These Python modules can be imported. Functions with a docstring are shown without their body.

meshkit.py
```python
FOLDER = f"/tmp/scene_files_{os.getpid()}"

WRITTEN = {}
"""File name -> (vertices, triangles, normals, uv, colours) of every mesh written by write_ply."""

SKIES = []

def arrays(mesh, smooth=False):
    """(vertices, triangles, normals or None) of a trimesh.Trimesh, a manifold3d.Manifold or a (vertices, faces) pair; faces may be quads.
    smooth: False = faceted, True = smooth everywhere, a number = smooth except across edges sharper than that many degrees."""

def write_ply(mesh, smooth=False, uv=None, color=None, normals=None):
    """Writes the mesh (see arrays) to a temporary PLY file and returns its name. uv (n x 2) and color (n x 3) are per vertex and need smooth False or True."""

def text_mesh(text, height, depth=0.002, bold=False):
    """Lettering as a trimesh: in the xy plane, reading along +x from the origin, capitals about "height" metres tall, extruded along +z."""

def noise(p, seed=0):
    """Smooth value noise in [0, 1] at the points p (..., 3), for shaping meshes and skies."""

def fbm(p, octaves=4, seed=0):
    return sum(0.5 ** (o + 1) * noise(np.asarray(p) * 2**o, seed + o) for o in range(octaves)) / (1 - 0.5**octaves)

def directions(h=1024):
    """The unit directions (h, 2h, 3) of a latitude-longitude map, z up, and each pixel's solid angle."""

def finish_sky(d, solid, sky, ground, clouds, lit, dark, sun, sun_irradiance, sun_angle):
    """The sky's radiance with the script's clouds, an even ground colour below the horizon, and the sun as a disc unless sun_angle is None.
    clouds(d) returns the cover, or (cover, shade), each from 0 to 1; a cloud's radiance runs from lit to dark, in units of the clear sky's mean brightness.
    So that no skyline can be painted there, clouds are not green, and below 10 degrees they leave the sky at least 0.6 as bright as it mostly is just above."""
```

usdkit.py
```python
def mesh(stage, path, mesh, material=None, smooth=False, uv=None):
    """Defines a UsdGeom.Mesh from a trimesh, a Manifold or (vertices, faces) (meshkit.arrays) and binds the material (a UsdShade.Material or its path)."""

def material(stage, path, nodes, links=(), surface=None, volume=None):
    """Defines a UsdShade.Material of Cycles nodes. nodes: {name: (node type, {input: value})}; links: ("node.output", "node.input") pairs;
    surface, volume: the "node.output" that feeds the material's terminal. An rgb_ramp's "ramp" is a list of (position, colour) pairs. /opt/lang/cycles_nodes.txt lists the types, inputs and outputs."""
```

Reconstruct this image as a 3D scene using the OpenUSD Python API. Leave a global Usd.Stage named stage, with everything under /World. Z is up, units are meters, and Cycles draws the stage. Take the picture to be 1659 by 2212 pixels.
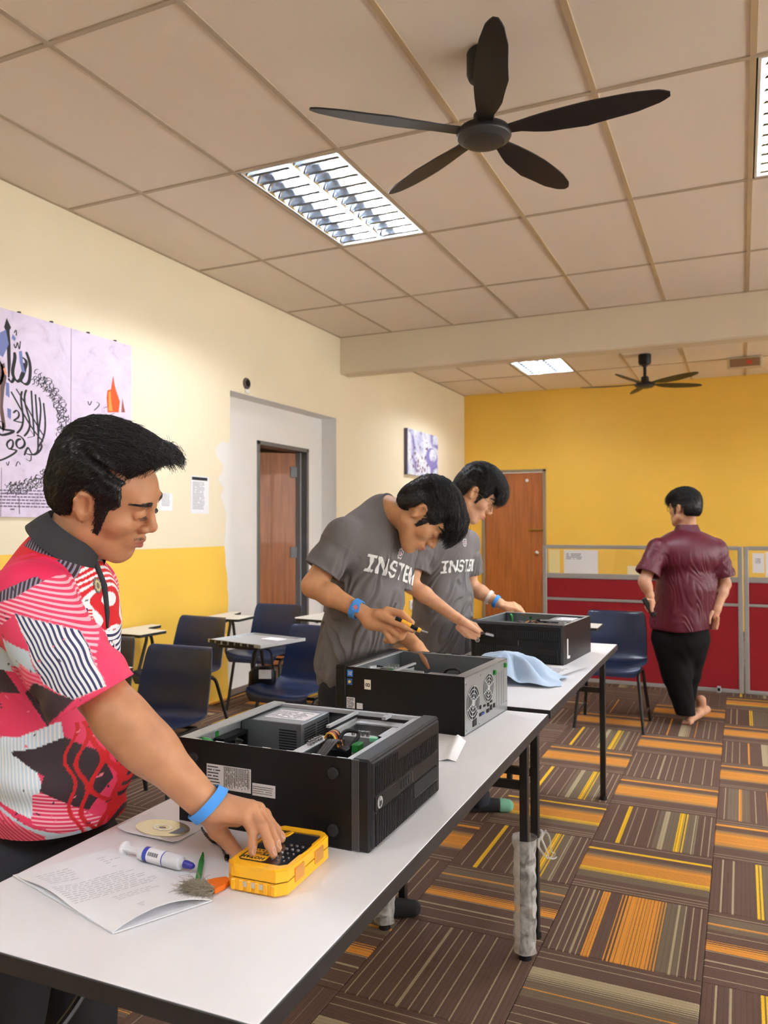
import math, random
import numpy as np, trimesh, usdkit, meshkit
from pxr import Usd, UsdGeom, UsdShade, Gf, Sdf, Vt, UsdLux
from shapely.geometry import Polygon, LineString, Point
from shapely.ops import unary_union
from shapely import affinity
rng = np.random.default_rng(7)
random.seed(7)
stage = Usd.Stage.CreateInMemory()
UsdGeom.SetStageUpAxis(stage, UsdGeom.Tokens.z); UsdGeom.SetStageMetersPerUnit(stage, 1.0)
UsdGeom.Xform.Define(stage, '/World'); UsdGeom.Scope.Define(stage, '/World/Looks')
# ------------------------------------------------------------------ camera, light, exposure
W, H, FPX = 1659, 2212, 1706.5
YAW, PITCH, ROLL, CZ = 0.424798, 0.0183964, -0.00201206, 1.29
EXPOSURE = 1.64
TUBE = 72.0            # emission of the fluorescent tubes
_f = np.array([-math.sin(YAW)*math.cos(PITCH), math.cos(YAW)*math.cos(PITCH), math.sin(PITCH)])
_r = np.cross(_f, [0, 0, 1.]); _r /= np.linalg.norm(_r); _u = np.cross(_r, _f)
CR = _r*math.cos(ROLL)+_u*math.sin(ROLL); CU = -_r*math.sin(ROLL)+_u*math.cos(ROLL); CF = _f
cam = UsdGeom.Camera.Define(stage, '/World/camera')
FOC = 26.0
cam.CreateFocalLengthAttr(FOC); cam.CreateHorizontalApertureAttr(FOC*W/FPX); cam.CreateVerticalApertureAttr(FOC*H/FPX)
cam.CreateClippingRangeAttr(Gf.Vec2f(0.02, 100)); cam.CreateExposureAttr(EXPOSURE)
cam.CreateFStopAttr(6.0); cam.CreateFocusDistanceAttr(1.75)
_m = np.eye(4); _m[0, :3] = CR; _m[1, :3] = CU; _m[2, :3] = -CF; _m[3, :3] = [0, 0, CZ]
UsdGeom.Xformable(cam).AddTransformOp().Set(Gf.Matrix4d(*_m.ravel().tolist()))
dome = UsdLux.DomeLight.Define(stage, '/World/sky_light'); dome.CreateIntensityAttr(0.95); dome.CreateColorAttr(Gf.Vec3f(1, .97, .92))

def ray(px, py):
    return (px-W/2)/FPX*CR+(H/2-py)/FPX*CU+CF
def at_depth(px, py, d): return ray(px, py)*d+np.array([0, 0, CZ])

# ------------------------------------------------------------------ helpers
def lin(c):
    c = np.array(c, float)/255.0
    return np.where(c <= .04045, c/12.92, ((c+.055)/1.055)**2.4)
MATS = {}
def mat(name, rgb, rough=.5, metal=0., spec=.5, var=None, bump=None, coat=0., trans=0., emit=None, sss=0., sheen=0., ior=1.5):
    """rgb in sRGB 0..255. var=(scale, amount): noise in tone; bump=(scale, strength)."""
    if name in MATS: return MATS[name]
    c = tuple(lin(rgb))
    pr = dict(base_color=c, roughness=rough, metallic=metal, specular_ior_level=spec, coat_weight=coat, transmission_weight=trans, sheen_weight=sheen, ior=ior)
    if sss: pr.update(subsurface_weight=sss, subsurface_scale=.006, subsurface_radius=(1., .35, .2), subsurface_method='random_walk_skin')
    if emit: pr.update(emission_color=tuple(lin(emit[0])), emission_strength=float(emit[1]))
    nodes = {'p': ('principled_bsdf', pr)}; links = []
    if var or bump: nodes['g'] = ('texture_coordinate', {})
    if var:
        nodes['n'] = ('noise_texture', {'scale': float(var[0]), 'detail': 4.})
        a = var[1]
        nodes['r'] = ('rgb_ramp', {'ramp': [(.25, tuple(np.clip(np.array(c)*(1-a), 0, 1))), (.75, tuple(np.clip(np.array(c)*(1+a), 0, 1)))]})
        links += [('g.object', 'n.vector'), ('n.fac', 'r.fac'), ('r.color', 'p.base_color')]
    if bump:
        nodes['bn'] = ('noise_texture', {'scale': float(bump[0]), 'detail': 3.})
        nodes['b'] = ('bump', {'strength': float(bump[1]), 'distance': .002})
        links += [('g.object', 'bn.vector'), ('bn.fac', 'b.height'), ('b.normal', 'p.normal')]
    MATS[name] = usdkit.material(stage, '/World/Looks/'+name, nodes, links, 'p.BSDF')
    return MATS[name]

COUNT = {}
def numbered(parent, name):
    k = (parent, name); n = COUNT.get(k, 0); COUNT[k] = n+1
    return name if n == 0 else f'{name}_{n:03d}'
def tag(prim, label=None, cat=None, group=None, kind=None):
    for k, v in (('label', label), ('category', cat), ('group', group), ('kind', kind)):
        if v: prim.SetCustomDataByKey(k, v)
    return prim
def thing(name, label, cat, loc=(0, 0, 0), rz=0., group=None, kind=None, M=None):
    path = '/World/'+numbered('/World', name)
    x = UsdGeom.Xform.Define(stage, path)
    if M is not None:
        x.AddTransformOp().Set(Gf.Matrix4d(*np.asarray(M, float).T.ravel().tolist()))
    else:
        x.AddTranslateOp().Set(Gf.Vec3d(*map(float, loc)))
        if rz: x.AddRotateZOp().Set(float(rz))
    return tag(x.GetPrim(), label, cat, group, kind)
def structure(name):
    x = UsdGeom.Xform.Define(stage, '/World/'+name).GetPrim(); COUNT[('/World', name)] = 1
    return tag(x, kind='structure')
def put(name, mesh, m, parent=None, smooth=False, label=None, kind=None, uv=None, cat=None, group=None, prims=None):
    base = str(parent.GetPath()) if parent is not None else '/World'
    g = usdkit.mesh(stage, base+'/'+numbered(base, name), mesh, m, smooth, uv)
    for k, (vals, typ) in (prims or {}).items():
        pv = UsdGeom.PrimvarsAPI(g).CreatePrimvar(k, typ, 'vertex')
        pv.Set(Vt.Vec3fArray.FromNumpy(np.asarray(vals, np.float32)) if np.ndim(vals) == 2 else Vt.FloatArray.FromNumpy(np.asarray(vals, np.float32)))
    return tag(g.GetPrim(), label, cat, group, kind)
def copy_of(src, loc, rz=0., label=None, group=None):
    r = thing(src.GetName().rsplit('_0', 1)[0], label or src.GetCustomDataByKey('label'), src.GetCustomDataByKey('category'), loc, rz, group or src.GetCustomDataByKey('group'))
    r.GetReferences().AddInternalReference(src.GetPath()); r.SetInstanceable(True)
    return r

def rotz(a): c, s = math.cos(a), math.sin(a); return np.array([[c, -s, 0], [s, c, 0], [0, 0, 1.]])
def roty(a): c, s = math.cos(a), math.sin(a); return np.array([[c, 0, s], [0, 1., 0], [-s, 0, c]])
def rotx(a): c, s = math.cos(a), math.sin(a); return np.array([[1., 0, 0], [0, c, -s], [0, s, c]])
def mat4(R=np.eye(3), t=(0, 0, 0)):
    m = np.eye(4); m[:3, :3] = R; m[:3, 3] = t; return m
def unit(v): v = np.asarray(v, float); return v/np.linalg.norm(v)
def frame(z, hint=(0, 0, 1)):
    """rotation whose columns are x,y,z with z along the given axis"""
    z = unit(z); h = np.asarray(hint, float)
    if abs(np.dot(z, unit(h))) > .98: h = np.array([1., 0, 0])
    x = unit(np.cross(h, z)); return np.stack([x, np.cross(z, x), z], 1)

def cbox(size, bev=0.):
    sx, sy, sz = [s/2 for s in size]
    if bev <= 0: return trimesh.creation.box(size)
    b = min(bev, .49*min(size)); pts = []
    for x in (-1, 1):
        for y in (-1, 1):
            for z in (-1, 1):
                pts += [(x*(sx-b), y*(sy-b), z*sz), (x*(sx-b), y*sy, z*(sz-b)), (x*sx, y*(sy-b), z*(sz-b))]
    return trimesh.convex.convex_hull(np.array(pts))
def cylm(a, b, r, r2=None, n=16):
    a, b = np.asarray(a, float), np.asarray(b, float); r2 = r if r2 is None else r2
    F = frame(b-a); t = np.arange(n)*2*np.pi/n
    ring = np.stack([np.cos(t), np.sin(t)], 1)@F[:, :2].T
    v = np.vstack([a+ring*r, b+ring*r2, [a], [b]]); f = []
    for i in range(n):
        j = (i+1) % n
        f += [(i, j, n+j), (i, n+j, n+i), (2*n, j, i), (2*n+1, n+i, n+j)]
    return trimesh.Trimesh(v, f, process=False)
def tubem(path, r, n=10, closed=False):
    P = np.asarray(path, float); N = len(P); rr = np.broadcast_to(np.asarray(r, float), (N,))
    T = np.gradient(P, axis=0); T /= np.linalg.norm(T, axis=1, keepdims=True)+1e-12
    x = frame(T[0])[:, 0]; V = []; t = np.arange(n)*2*np.pi/n
    for i in range(N):
        x = unit(x-np.dot(x, T[i])*T[i]); y = np.cross(T[i], x)
        V.append(P[i]+rr[i]*(np.cos(t)[:, None]*x+np.sin(t)[:, None]*y))
    V = np.vstack(V+[P[:1], P[-1:]]); f = []
    for k in range(N-1):
        for i in range(n):
            j = (i+1) % n; a, b = k*n, (k+1)*n
            f += [(a+i, a+j, b+j), (a+i, b+j, b+i)]
    e = (N-1)*n
    for i in range(n):
        j = (i+1) % n; f += [(N*n, j, i), (N*n+1, e+i, e+j)]
    return trimesh.Trimesh(V, f, process=False)
def arc_path(pts, rad=.03, n=5):
    """polyline with rounded corners"""
    pts = [np.asarray(p, float) for p in pts]; out = [pts[0]]
    for a, b, c in zip(pts, pts[1:], pts[2:]):
        u, v = a-b, c-b; r = min(rad, .45*np.linalg.norm(u), .45*np.linalg.norm(v))
        p, q = b+unit(u)*r, b+unit(v)*r
        for t in np.linspace(0, 1, n+1): out.append((1-t)**2*p+2*t*(1-t)*b+t*t*q)
    return np.array(out+[pts[-1]])
def lathe(profile, n=32):
    pr = np.asarray(profile, float); t = np.arange(n)*2*np.pi/n; k = len(pr)
    v = np.stack([np.outer(pr[:, 0], np.cos(t)), np.outer(pr[:, 0], np.sin(t)), np.repeat(pr[:, 1:2], n, 1)], -1).reshape(-1, 3); f = []
    for a in range(k-1):
        for i in range(n):
            j = (i+1) % n; f += [(a*n+i, a*n+j, (a+1)*n+j), (a*n+i, (a+1)*n+j, (a+1)*n+i)]
    m = trimesh.Trimesh(v, f, process=False); m.merge_vertices(); return m
def extr(poly, h):
    gs = [g for g in getattr(poly, 'geoms', [poly]) if g.area > 1e-10]
    return trimesh.util.concatenate([trimesh.creation.extrude_polygon(g, h, engine='earcut') for g in gs])
def gridm(P, closed_u=False):
    """P (nu,nv,3) -> trimesh"""
    nu, nv = P.shape[:2]; f = []
    for i in range(nu if closed_u else nu-1):
        for j in range(nv-1):
            a, b, c, d = i*nv+j, ((i+1) % nu)*nv+j, ((i+1) % nu)*nv+j+1, i*nv+j+1
            f += [(a, b, c), (a, c, d)]
    return trimesh.Trimesh(P.reshape(-1, 3), f, process=False)
def thick(P, t):
    """closed sheet from grid P (nu,nv,3), thickness t to the back"""
    n = np.cross(np.gradient(P, axis=0), np.gradient(P, axis=1)); n /= np.linalg.norm(n, axis=-1, keepdims=True)+1e-12
    Q = P-n*t; a = gridm(P); b = gridm(Q); b.invert(); nu, nv = P.shape[:2]
    loop = [(i, 0) for i in range(nu)]+[(nu-1, j) for j in range(1, nv)]+[(i, nv-1) for i in range(nu-2, -1, -1)]+[(0, j) for j in range(nv-2, 0, -1)]
    L = [i*nv+j for i, j in loop]; off = nu*nv; f = []
    for s, e in zip(L, L[1:]+L[:1]): f += [(s, s+off, e+off), (s, e+off, e)]
    m = trimesh.Trimesh(np.vstack([a.vertices, b.vertices]), np.vstack([a.faces, b.faces+off, f]), process=False)
    return m
class MB:
    def __init__(s): s.m = []
    def add(s, mesh, R=np.eye(3), t=(0, 0, 0)):
        mesh = mesh.copy(); mesh.apply_transform(mat4(R, t)); s.m.append(mesh); return s
    def box(s, lo, hi, bev=0., R=np.eye(3), t=(0, 0, 0)):
        lo, hi = np.minimum(lo, hi), np.maximum(lo, hi); b = cbox(np.maximum(hi-lo, 1e-5), bev); b.apply_translation((lo+hi)/2); return s.add(b, R, t)
    def cyl(s, a, b, r, r2=None, n=16): s.m.append(cylm(a, b, r, r2, n)); return s
    def tube(s, p, r, n=10): s.m.append(tubem(p, r, n)); return s
    def get(s): return trimesh.util.concatenate(s.m)
    def build(s, name, m, parent=None, smooth=False, **k): return put(name, s.get(), m, parent, smooth, **k)

# ------------------------------------------------------------------ materials shared by many things
black_metal = mat('black_metal', (26, 25, 27), .42, 0., .5)
chrome = mat('bright_steel', (205, 207, 210), .28, 1.)
sheet = mat('zinc_sheet', (192, 196, 200), .36, .45, var=(9, .06))
sheet_grey = mat('grey_sheet', (120, 126, 132), .45, .6, var=(6, .05))
black_plastic = mat('black_plastic', (15, 15, 17), .42, 0., .32, bump=(900, .15))
satin_black = mat('satin_black_paint', (11, 11, 13), .42, 0., .3, bump=(1500, .08))
white_paper = mat('white_paper', (236, 236, 240), .8)
ink = mat('black_ink', (40, 40, 44), .8)
grey_ink = mat('grey_ink', (120, 120, 130), .8)
green_plastic = mat('green_plastic', (30, 120, 44), .4)
reflector_mat = mat('reflector_white', (238, 240, 242), .35, .3)
# ------------------------------------------------------------------ the setting
XL, YB, XR, YF, ZC = -3.551, 10.61, 5.2, -3.2, 3.13
cream = mat('cream_wall_paint', (236, 224, 196), .62, var=(1.3, .03), bump=(60, .1))
yellow = mat('yellow_wall_paint', (246, 200, 82), .5, var=(1.1, .05), bump=(60, .1))
white_wall = mat('white_wall_paint', (232, 230, 228), .6, var=(2, .02), bump=(40, .12))
beam_paint = mat('beam_paint', (226, 212, 190), .62, var=(1.2, .03))
# floor: carpet tiles
BR, BR2, OL, BE, OR, YE = (96, 74, 64), (82, 62, 54), (110, 95, 78), (164, 148, 118), (210, 140, 58), (226, 178, 44)
def stripe_row(spec, base=BR):
    """256 colours across one tile; spec = list of (start, end, colour, kind)"""
    a = np.tile(np.array(base, float), (256, 1))
    for s in spec:
        s0, s1, col, kind = s; i0, i1 = int(s0*256), max(int(s0*256)+1, int(s1*256)); c = np.array(col, float)
        n = i1-i0; t = (np.arange(n)+.5)/n
        if kind == 'solid': a[i0:i1] = c
        elif kind == 'combed':                     # solid with dark hairlines
            a[i0:i1] = c; a[i0+3:i1:6] = np.array(BR2)*.8+c*.2
        elif kind == 'in': 
            for q in range(n):
                if (q % 6) < 1+5*t[q]: a[i0+q] = c
        elif kind == 'out':
            for q in range(n):
                if (q % 6) < 1+5*(1-t[q]): a[i0+q] = c
        elif kind == 'wash': a[i0:i1] = c*.8+np.array(base)*.2
    for q in range(0, 256, 8): a[q] = a[q]*.86
    return lin(a)
S = 'solid'
def thin(*xs, c=BE, w=.008): return [(x, x+w, c, S) for x in xs]
VAR = {
 'wide_orange': [(.70, .86, OL, S)]+thin(.05, .1, .145, .225, .85, .90, .955)+[(.185, .20, BE, S), (.26, .315, OR, 'combed'), (.40, .5, OR, 'in'), (.5, .64, OR, 'combed'), (.64, .72, OR, 'out'), (.80, .815, BE, S)],
 'fade_orange': [(.32, .74, OL, S)]+thin(.06, .12, .9, .95)+[(.16, .21, OR, S), (.34, .45, OR, 'in'), (.45, .6, OR, 'combed'), (.6, .7, OR, 'out')],
 'fade_yellow': [(.3, .8, OL, S)]+thin(.05, .88, .93, .97)+[(.18, .22, YE, S), (.34, .44, OR, 'in'), (.44, .6, OR, 'combed'), (.6, .68, YE, 'out')],
 'two_yellow': [(.5, .85, OL, S)]+thin(.1, .28, .36, .47, .9, .96)+[(.2, .235, YE, S), (.55, .59, BE, S), (.68, .73, YE, 'combed'), (.745, .755, YE, S), (.82, .83, BE, S), (.84, .845, BE, S)],
 'plain_lines': thin(.04, .12, .2, .3, .45, .52, .61, .7, .83, .92)+[(.37, .39, BE, S)],
 'orange_lines': [(.1, .3, OL, S)]+thin(.07, .35, .6, .8, .93)+[(.2, .215, OR, S), (.222, .23, OR, S), (.46, .56, OR, 'in'), (.56, .59, OR, S), (.72, .74, BE, S)],
 'beige_fade': [(.3, .6, OL, S)]+thin(.06, .13, .7, .78, .86, .95)+[(.30, .42, BE, 'out'), (.26, .3, BE, S), (.5, .515, OR, S)],
 'beige_band': thin(.05, .12, .2, .75, .82, .9)+[(.3, .318, OR, S), (.45, .5, BE, S), (.5, .58, BE, 'out'), (.65, .66, OR, S)],
 'single_yellow': [(.35, .7, OL, S)]+thin(.08, .16, .62, .8, .95, w=.012)+[(.33, .35, YE, S), (.356, .372, YE, S)],
 'dark_lines': thin(.08, .25, .33, .5, .66, .74, .9, c=(140, 124, 104), w=.006)+[(.41, .425, OR, S)]}
CARPET = {}
for k, spec in VAR.items():
    nd = {'uv': ('uvmap', {'attribute': 'st'}), 's': ('separate_xyz', {}), 'g': ('texture_coordinate', {}),
          'n1': ('noise_texture', {'scale': 420., 'detail': 1.}), 'w': ('math', {'math_type': 'multiply_add', 'value2': .010, 'value3': -.005}), 'a': ('math', {'math_type': 'add'}),
          'r': ('rgb_ramp', {'ramp': [(i/255, tuple(c)) for i, c in enumerate(stripe_row(spec))], 'interpolate': True}),
          'n2': ('noise_texture', {'scale': 520., 'detail': 2.}), 'r2': ('rgb_ramp', {'ramp': [(.3, (.62, .60, .58)), (.7, (1.3, 1.3, 1.3))]}),
          'mx': ('mix_color', {'blend_type': 'multiply', 'fac': 1.}), 'b': ('bump', {'strength': .5, 'distance': .004}),
          'p': ('principled_bsdf', {'roughness': .95, 'specular_ior_level': .15, 'sheen_weight': .0})}
    lk = [('uv.UV', 's.vector'), ('g.object', 'n1.vector'), ('n1.fac', 'w.value1'), ('s.x', 'a.value1'), ('w.value', 'a.value2'), ('a.value', 'r.fac'),
          ('g.object', 'n2.vector'), ('n2.fac', 'r2.fac'), ('r.color', 'mx.a'), ('r2.color', 'mx.b'), ('mx.result', 'p.base_color'), ('n2.fac', 'b.height'), ('b.normal', 'p.normal')]
    if k.startswith('fade'):
        nd['r'][1]['ramp'] = nd['r'][1]['ramp']
    CARPET[k] = usdkit.material(stage, '/World/Looks/carpet_'+k, nd, lk, 'p.BSDF')
floor = structure('floor')
put('floor_slab', MB().box((XL-.2, YF-.2, -.1), (XR+.2, YB+.2, -.0075)).get(), mat('carpet_backing', (60, 46, 42), .95), floor)
CT, CX0, CY0 = .459, -.114, 2.43
known = {(-1, 0): 'wide_orange', (-1, 1): 'fade_yellow', (-1, 2): 'two_yellow', (-1, 3): 'fade_orange', (-1, 4): 'plain_lines', (-1, 5): 'fade_orange', (-1, -1): 'beige_fade', (-1, 6): 'beige_band', (-1, 7): 'fade_orange',
         (0, 0): 'orange_lines', (0, 1): 'single_yellow', (0, 2): 'fade_orange', (0, 3): 'orange_lines', (0, 4): 'fade_orange', (0, 5): 'beige_band', (0, 6): 'fade_orange', (0, -1): 'single_yellow', (0, 7): 'single_yellow', (0, 8): 'fade_yellow',
         (-2, -1): 'plain_lines', (-2, 0): 'orange_lines', (-2, 1): 'two_yellow', (-2, 2): 'fade_yellow', (-2, 3): 'two_yellow', (-2, 4): 'fade_orange', (-2, 5): 'two_yellow', (-2, 6): 'fade_orange', (-3, 0): 'beige_band', (-3, -1): 'orange_lines', (-2, -2): 'beige_fade', (-3, -2): 'dark_lines'}
def carpet_tile(i, j):
    x, y = CX0+i*CT, CY0+j*CT; e, g, t = .0004, .0035, .0075
    V = []
    for q, z in ((e, -t), (e, -.0022), (g, 0.)):
        V += [(max(x+q, XL), y+q, z), (x+CT-q, y+q, z), (x+CT-q, y+CT-q, z), (max(x+q, XL), y+CT-q, z)]
    f = [(8, 9, 10), (8, 10, 11)]
    for k in (0, 4):
        for a in range(4):
            b = (a+1) % 4; f += [(k+a, k+b, k+4+b), (k+a, k+4+b, k+4+a)]
    V = np.array(V); u = (V[:, 0]-x)/CT; v = (V[:, 1]-y)/CT
    along_y = (i+j) % 2 == 1
    uv = np.stack([u, v], 1) if along_y else np.stack([1-v, u], 1)
    kind = known.get((i, j)) or random.choice(['plain_lines', 'orange_lines', 'dark_lines', 'beige_band', 'two_yellow', 'single_yellow', 'beige_fade'] if along_y else ['fade_orange', 'fade_orange', 'dark_lines', 'plain_lines', 'beige_band'])
    return V, f, uv, kind
cells = [(i, j) for i in range(-8, 12) for j in range(-7, 19)]
rest = []
for i, j in sorted(cells, key=lambda c: (CX0+c[0]*CT+1.0)**2+(CY0+c[1]*CT-.3)**2):
    x, y = CX0+(i+.5)*CT, CY0+(j+.5)*CT; d = np.array([x, y]); dep = d@CF[:2]
    seen = dep > .3 and abs(d@CR[:2])/dep < .62
    V, f, uv, kind = carpet_tile(i, j)
    if seen: put('carpet_tile', (V, f), CARPET[kind], floor, uv=uv)
    else: rest.append((V, np.array(f), uv, kind))
for k in sorted({q[3] for q in rest}):                   # tiles beyond the frame, one mesh per pattern
    g = [q for q in rest if q[3] == k]; n = len(g[0][0])
    put('carpet_beyond', (np.vstack([q[0] for q in g]), np.vstack([q[1]+a*n for a, q in enumerate(g)])), CARPET[k], floor, uv=np.vstack([q[2] for q in g]), kind='stuff')
# ceiling: lay-in tiles on a grid of tees
ceiling = structure('ceiling')
tile_mat = mat('ceiling_tile_board', (240, 228, 214), .85, var=(.8, .02), bump=(300, .12))
tee_mat = mat('ceiling_tee_paint', (188, 172, 150), .55)
tee_old = mat('ceiling_tee_yellowed', (198, 176, 140), .55, var=(3, .1))
GX = [-1.776+.612*k for k in range(-3, 12)]; GY1 = [1.845*1.84+1.208*k for k in range(-6, 3)]; GY2 = [7.07, 8.27, 9.488]
LIGHTS = [(-2.078, 4.0), (.37, 4.0), (-2.078, -.82+.18), (.37, -.64), (2.82, 4.0), (2.82, -.64), (-2.078, 8.88), (1.594, 8.88), (4.04, 8.88)]
gx = [XL]+[x for x in GX if XL+.1 < x < XR-.1]+[XR]; gy = sorted([YF]+[y for y in GY1 if YF+.1 < y < 6.8]+[6.82]+[7.02]+GY2[1:]+[YB])
for a, b in zip(gx, gx[1:]):
    for c, d in zip(gy, gy[1:]):
        if c > 6.8 and d < 7.1: continue
        if any(a < lx < b and c < ly < d for lx, ly in LIGHTS): continue
        w = .011
        put("ceiling_tile", trimesh.Trimesh(*(lambda m: (m.vertices+[(a+b)/2, (c+d)/2, ZC+.012], m.faces))(cbox((b-a-2*w+.004, d-c-2*w+.004, .015), .003))), tile_mat, ceiling)
for x in gx[1:-1]: 
    put('ceiling_tee', MB().box((x-.012, YF, ZC-.001), (x+.012, 6.82, ZC+.006)).box((x-.012, 7.02, ZC-.001), (x+.012, YB, ZC+.006)).get(), tee_old if x > -1.6 else tee_mat, ceiling)
for y in gy[1:-1]:
    if 6.8 < y < 7.1: continue
    put('ceiling_tee', MB().box((XL, y-.010, ZC-.0015), (XR, y+.010, ZC+.006)).get(), tee_mat, ceiling)
put('wall_angle', MB().box((XL, YF, ZC-.002), (XL+.022, 6.82, ZC+.004)).box((XL, 6.80, ZC-.002), (XR, 6.82, ZC+.004)).box((XL, 7.02, ZC-.002), (XL+.022, YB, ZC+.004)).get(), tee_mat, ceiling)
put('ceiling_void', MB().box((XL-.2, YF-.2, ZC+.14), (XR+.2, YB+.2, ZC+.2)).get(), mat('void_board', (90, 86, 80), .9), ceiling)
# left wall with a painted recess around a doorway
wl = structure('wall_left')
RY0, RY1, RZ = 5.0, 6.74, 2.335; DY0, DY1, DZ = 5.61, 6.47, 2.02; RD = .16; DADO = 1.145; T = .3
m = MB()
m.box((XL-T, YF, DADO), (XL, RY0, ZC+.1)).box((XL-T, RY0, RZ), (XL, RY1, ZC+.1)).box((XL-T, RY1, DADO), (XL, YB+.2, ZC+.1))
m.build('upper_wall', cream, wl)
MB().box((XL-T, YF, -.05), (XL, RY0, DADO)).box((XL-T, RY1, -.05), (XL, YB+.2, DADO)).build('dado', yellow, wl, label='yellow painted lower part of the wall')
m = MB()
xr = XL-RD
m.box((xr-.14, RY0, -.05), (xr, DY0, RZ)).box((xr-.14, DY0, DZ), (xr, DY1, RZ)).box((xr-.14, DY1, -.05), (xr, RY1, RZ))
m.box((XL-T+.001, RY0, RZ-.003), (XL-.001, RY1, RZ-.0005)).box((XL-T, RY0-.001, -.05), (XL-.0005, RY0+.0012, RZ)).box((XL-T, RY1-.0012, -.05), (XL-.0005, RY1+.001, RZ))
m.build('recess_wall', white_wall, wl, label='white painted recessed wall around the doorway')
# ragged white overpaint left of the recess
pts = [(RY0+.002, 0.02), (RY0+.002, 1.93)]
for z in np.linspace(1.93, .02, 34):
    base = .12*math.exp(-((z-1.86)/.10)**2)+.10*math.exp(-((z-1.62)/.16)**2)+.05*math.exp(-((z-1.2)/.2)**2)+.022
    pts.append((RY0-base*(.65+.7*rng.random()), z))
pp = Polygon(pts).buffer(0); g = extr(pp, .0015)
g.apply_transform(mat4(np.array([[0, 0, 1.], [1, 0, 0], [0, 1, 0]]), (XL-.0004, 0, 0)))
put('paint_patch', g, white_wall, wl, label='ragged patch of white paint beside the recess')
# corridor behind the doorway
MB().box((XL-2.2, DY0-1.2, -.05), (XL-.0005, DY1+.8, -.003)).build('corridor_floor', mat('corridor_floor', (92, 74, 62), .8), wl)
MB().box((XL-1.9, DY0-1, 0), (XL-1.8, DY1+.7, 2.7)).box((XL-1.9, DY1+.55, 0), (xr-.14, DY1+.65, 2.7)).box((XL-1.9, DY0-1, 0), (xr-.14, DY0-.9, 2.7)).build('corridor_wall', cream, wl)
MB().box((XL-1.9, DY0-1, 2.7), (xr-.1, DY1+.7, 2.8)).build('corridor_ceiling', cream, wl)
frame_grey = mat('grey_door_frame', (112, 112, 114), .45, .3)
tr = structure('trim_1')
MB().box((xr-.15, DY0, 0), (xr+.012, DY0+.035, DZ), .003).box((xr-.15, DY1-.035, 0), (xr+.012, DY1, DZ), .003).box((xr-.15, DY0, DZ-.035), (xr+.012, DY1, DZ), .003).build('door_frame', frame_grey, tr)
MB().box((xr-.11, DY1-.055, .2), (xr-.05, DY1-.034, DZ-.036), .002).build('door_stop', mat('door_stop_grey', (150, 150, 152), .4, .3), tr)
def wood(name, rgb, axis='z'):
    c = lin(rgb)
    sc = {'z': (26., 26., 1.2), 'x': (1.2, 26., 26.)}[axis]
    return usdkit.material(stage, '/World/Looks/'+name, {'g': ('texture_coordinate', {}), 'm': ('mapping', {'scale': sc}), 'n': ('noise_texture', {'scale': 1.6, 'detail': 5., 'roughness': .6, 'distortion': .4}),
        'r': ('rgb_ramp', {'ramp': [(.28, tuple(c*.68)), (.5, tuple(c)), (.72, tuple(np.clip(c*1.25, 0, 1)))]}), 'p': ('principled_bsdf', {'roughness': .38, 'coat_weight': .15})},
        [('g.object', 'm.vector'), ('m.vector', 'n.vector'), ('n.fac', 'r.fac'), ('r.color', 'p.base_color')], 'p.BSDF')
veneer = wood('door_veneer', (168, 98, 48))
d1 = structure('door_1')       # opens into the corridor, hinged on the far jamb
R = rotz(math.radians(62)); hinge = np.array([xr-.12, DY1-.04, 0])
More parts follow.
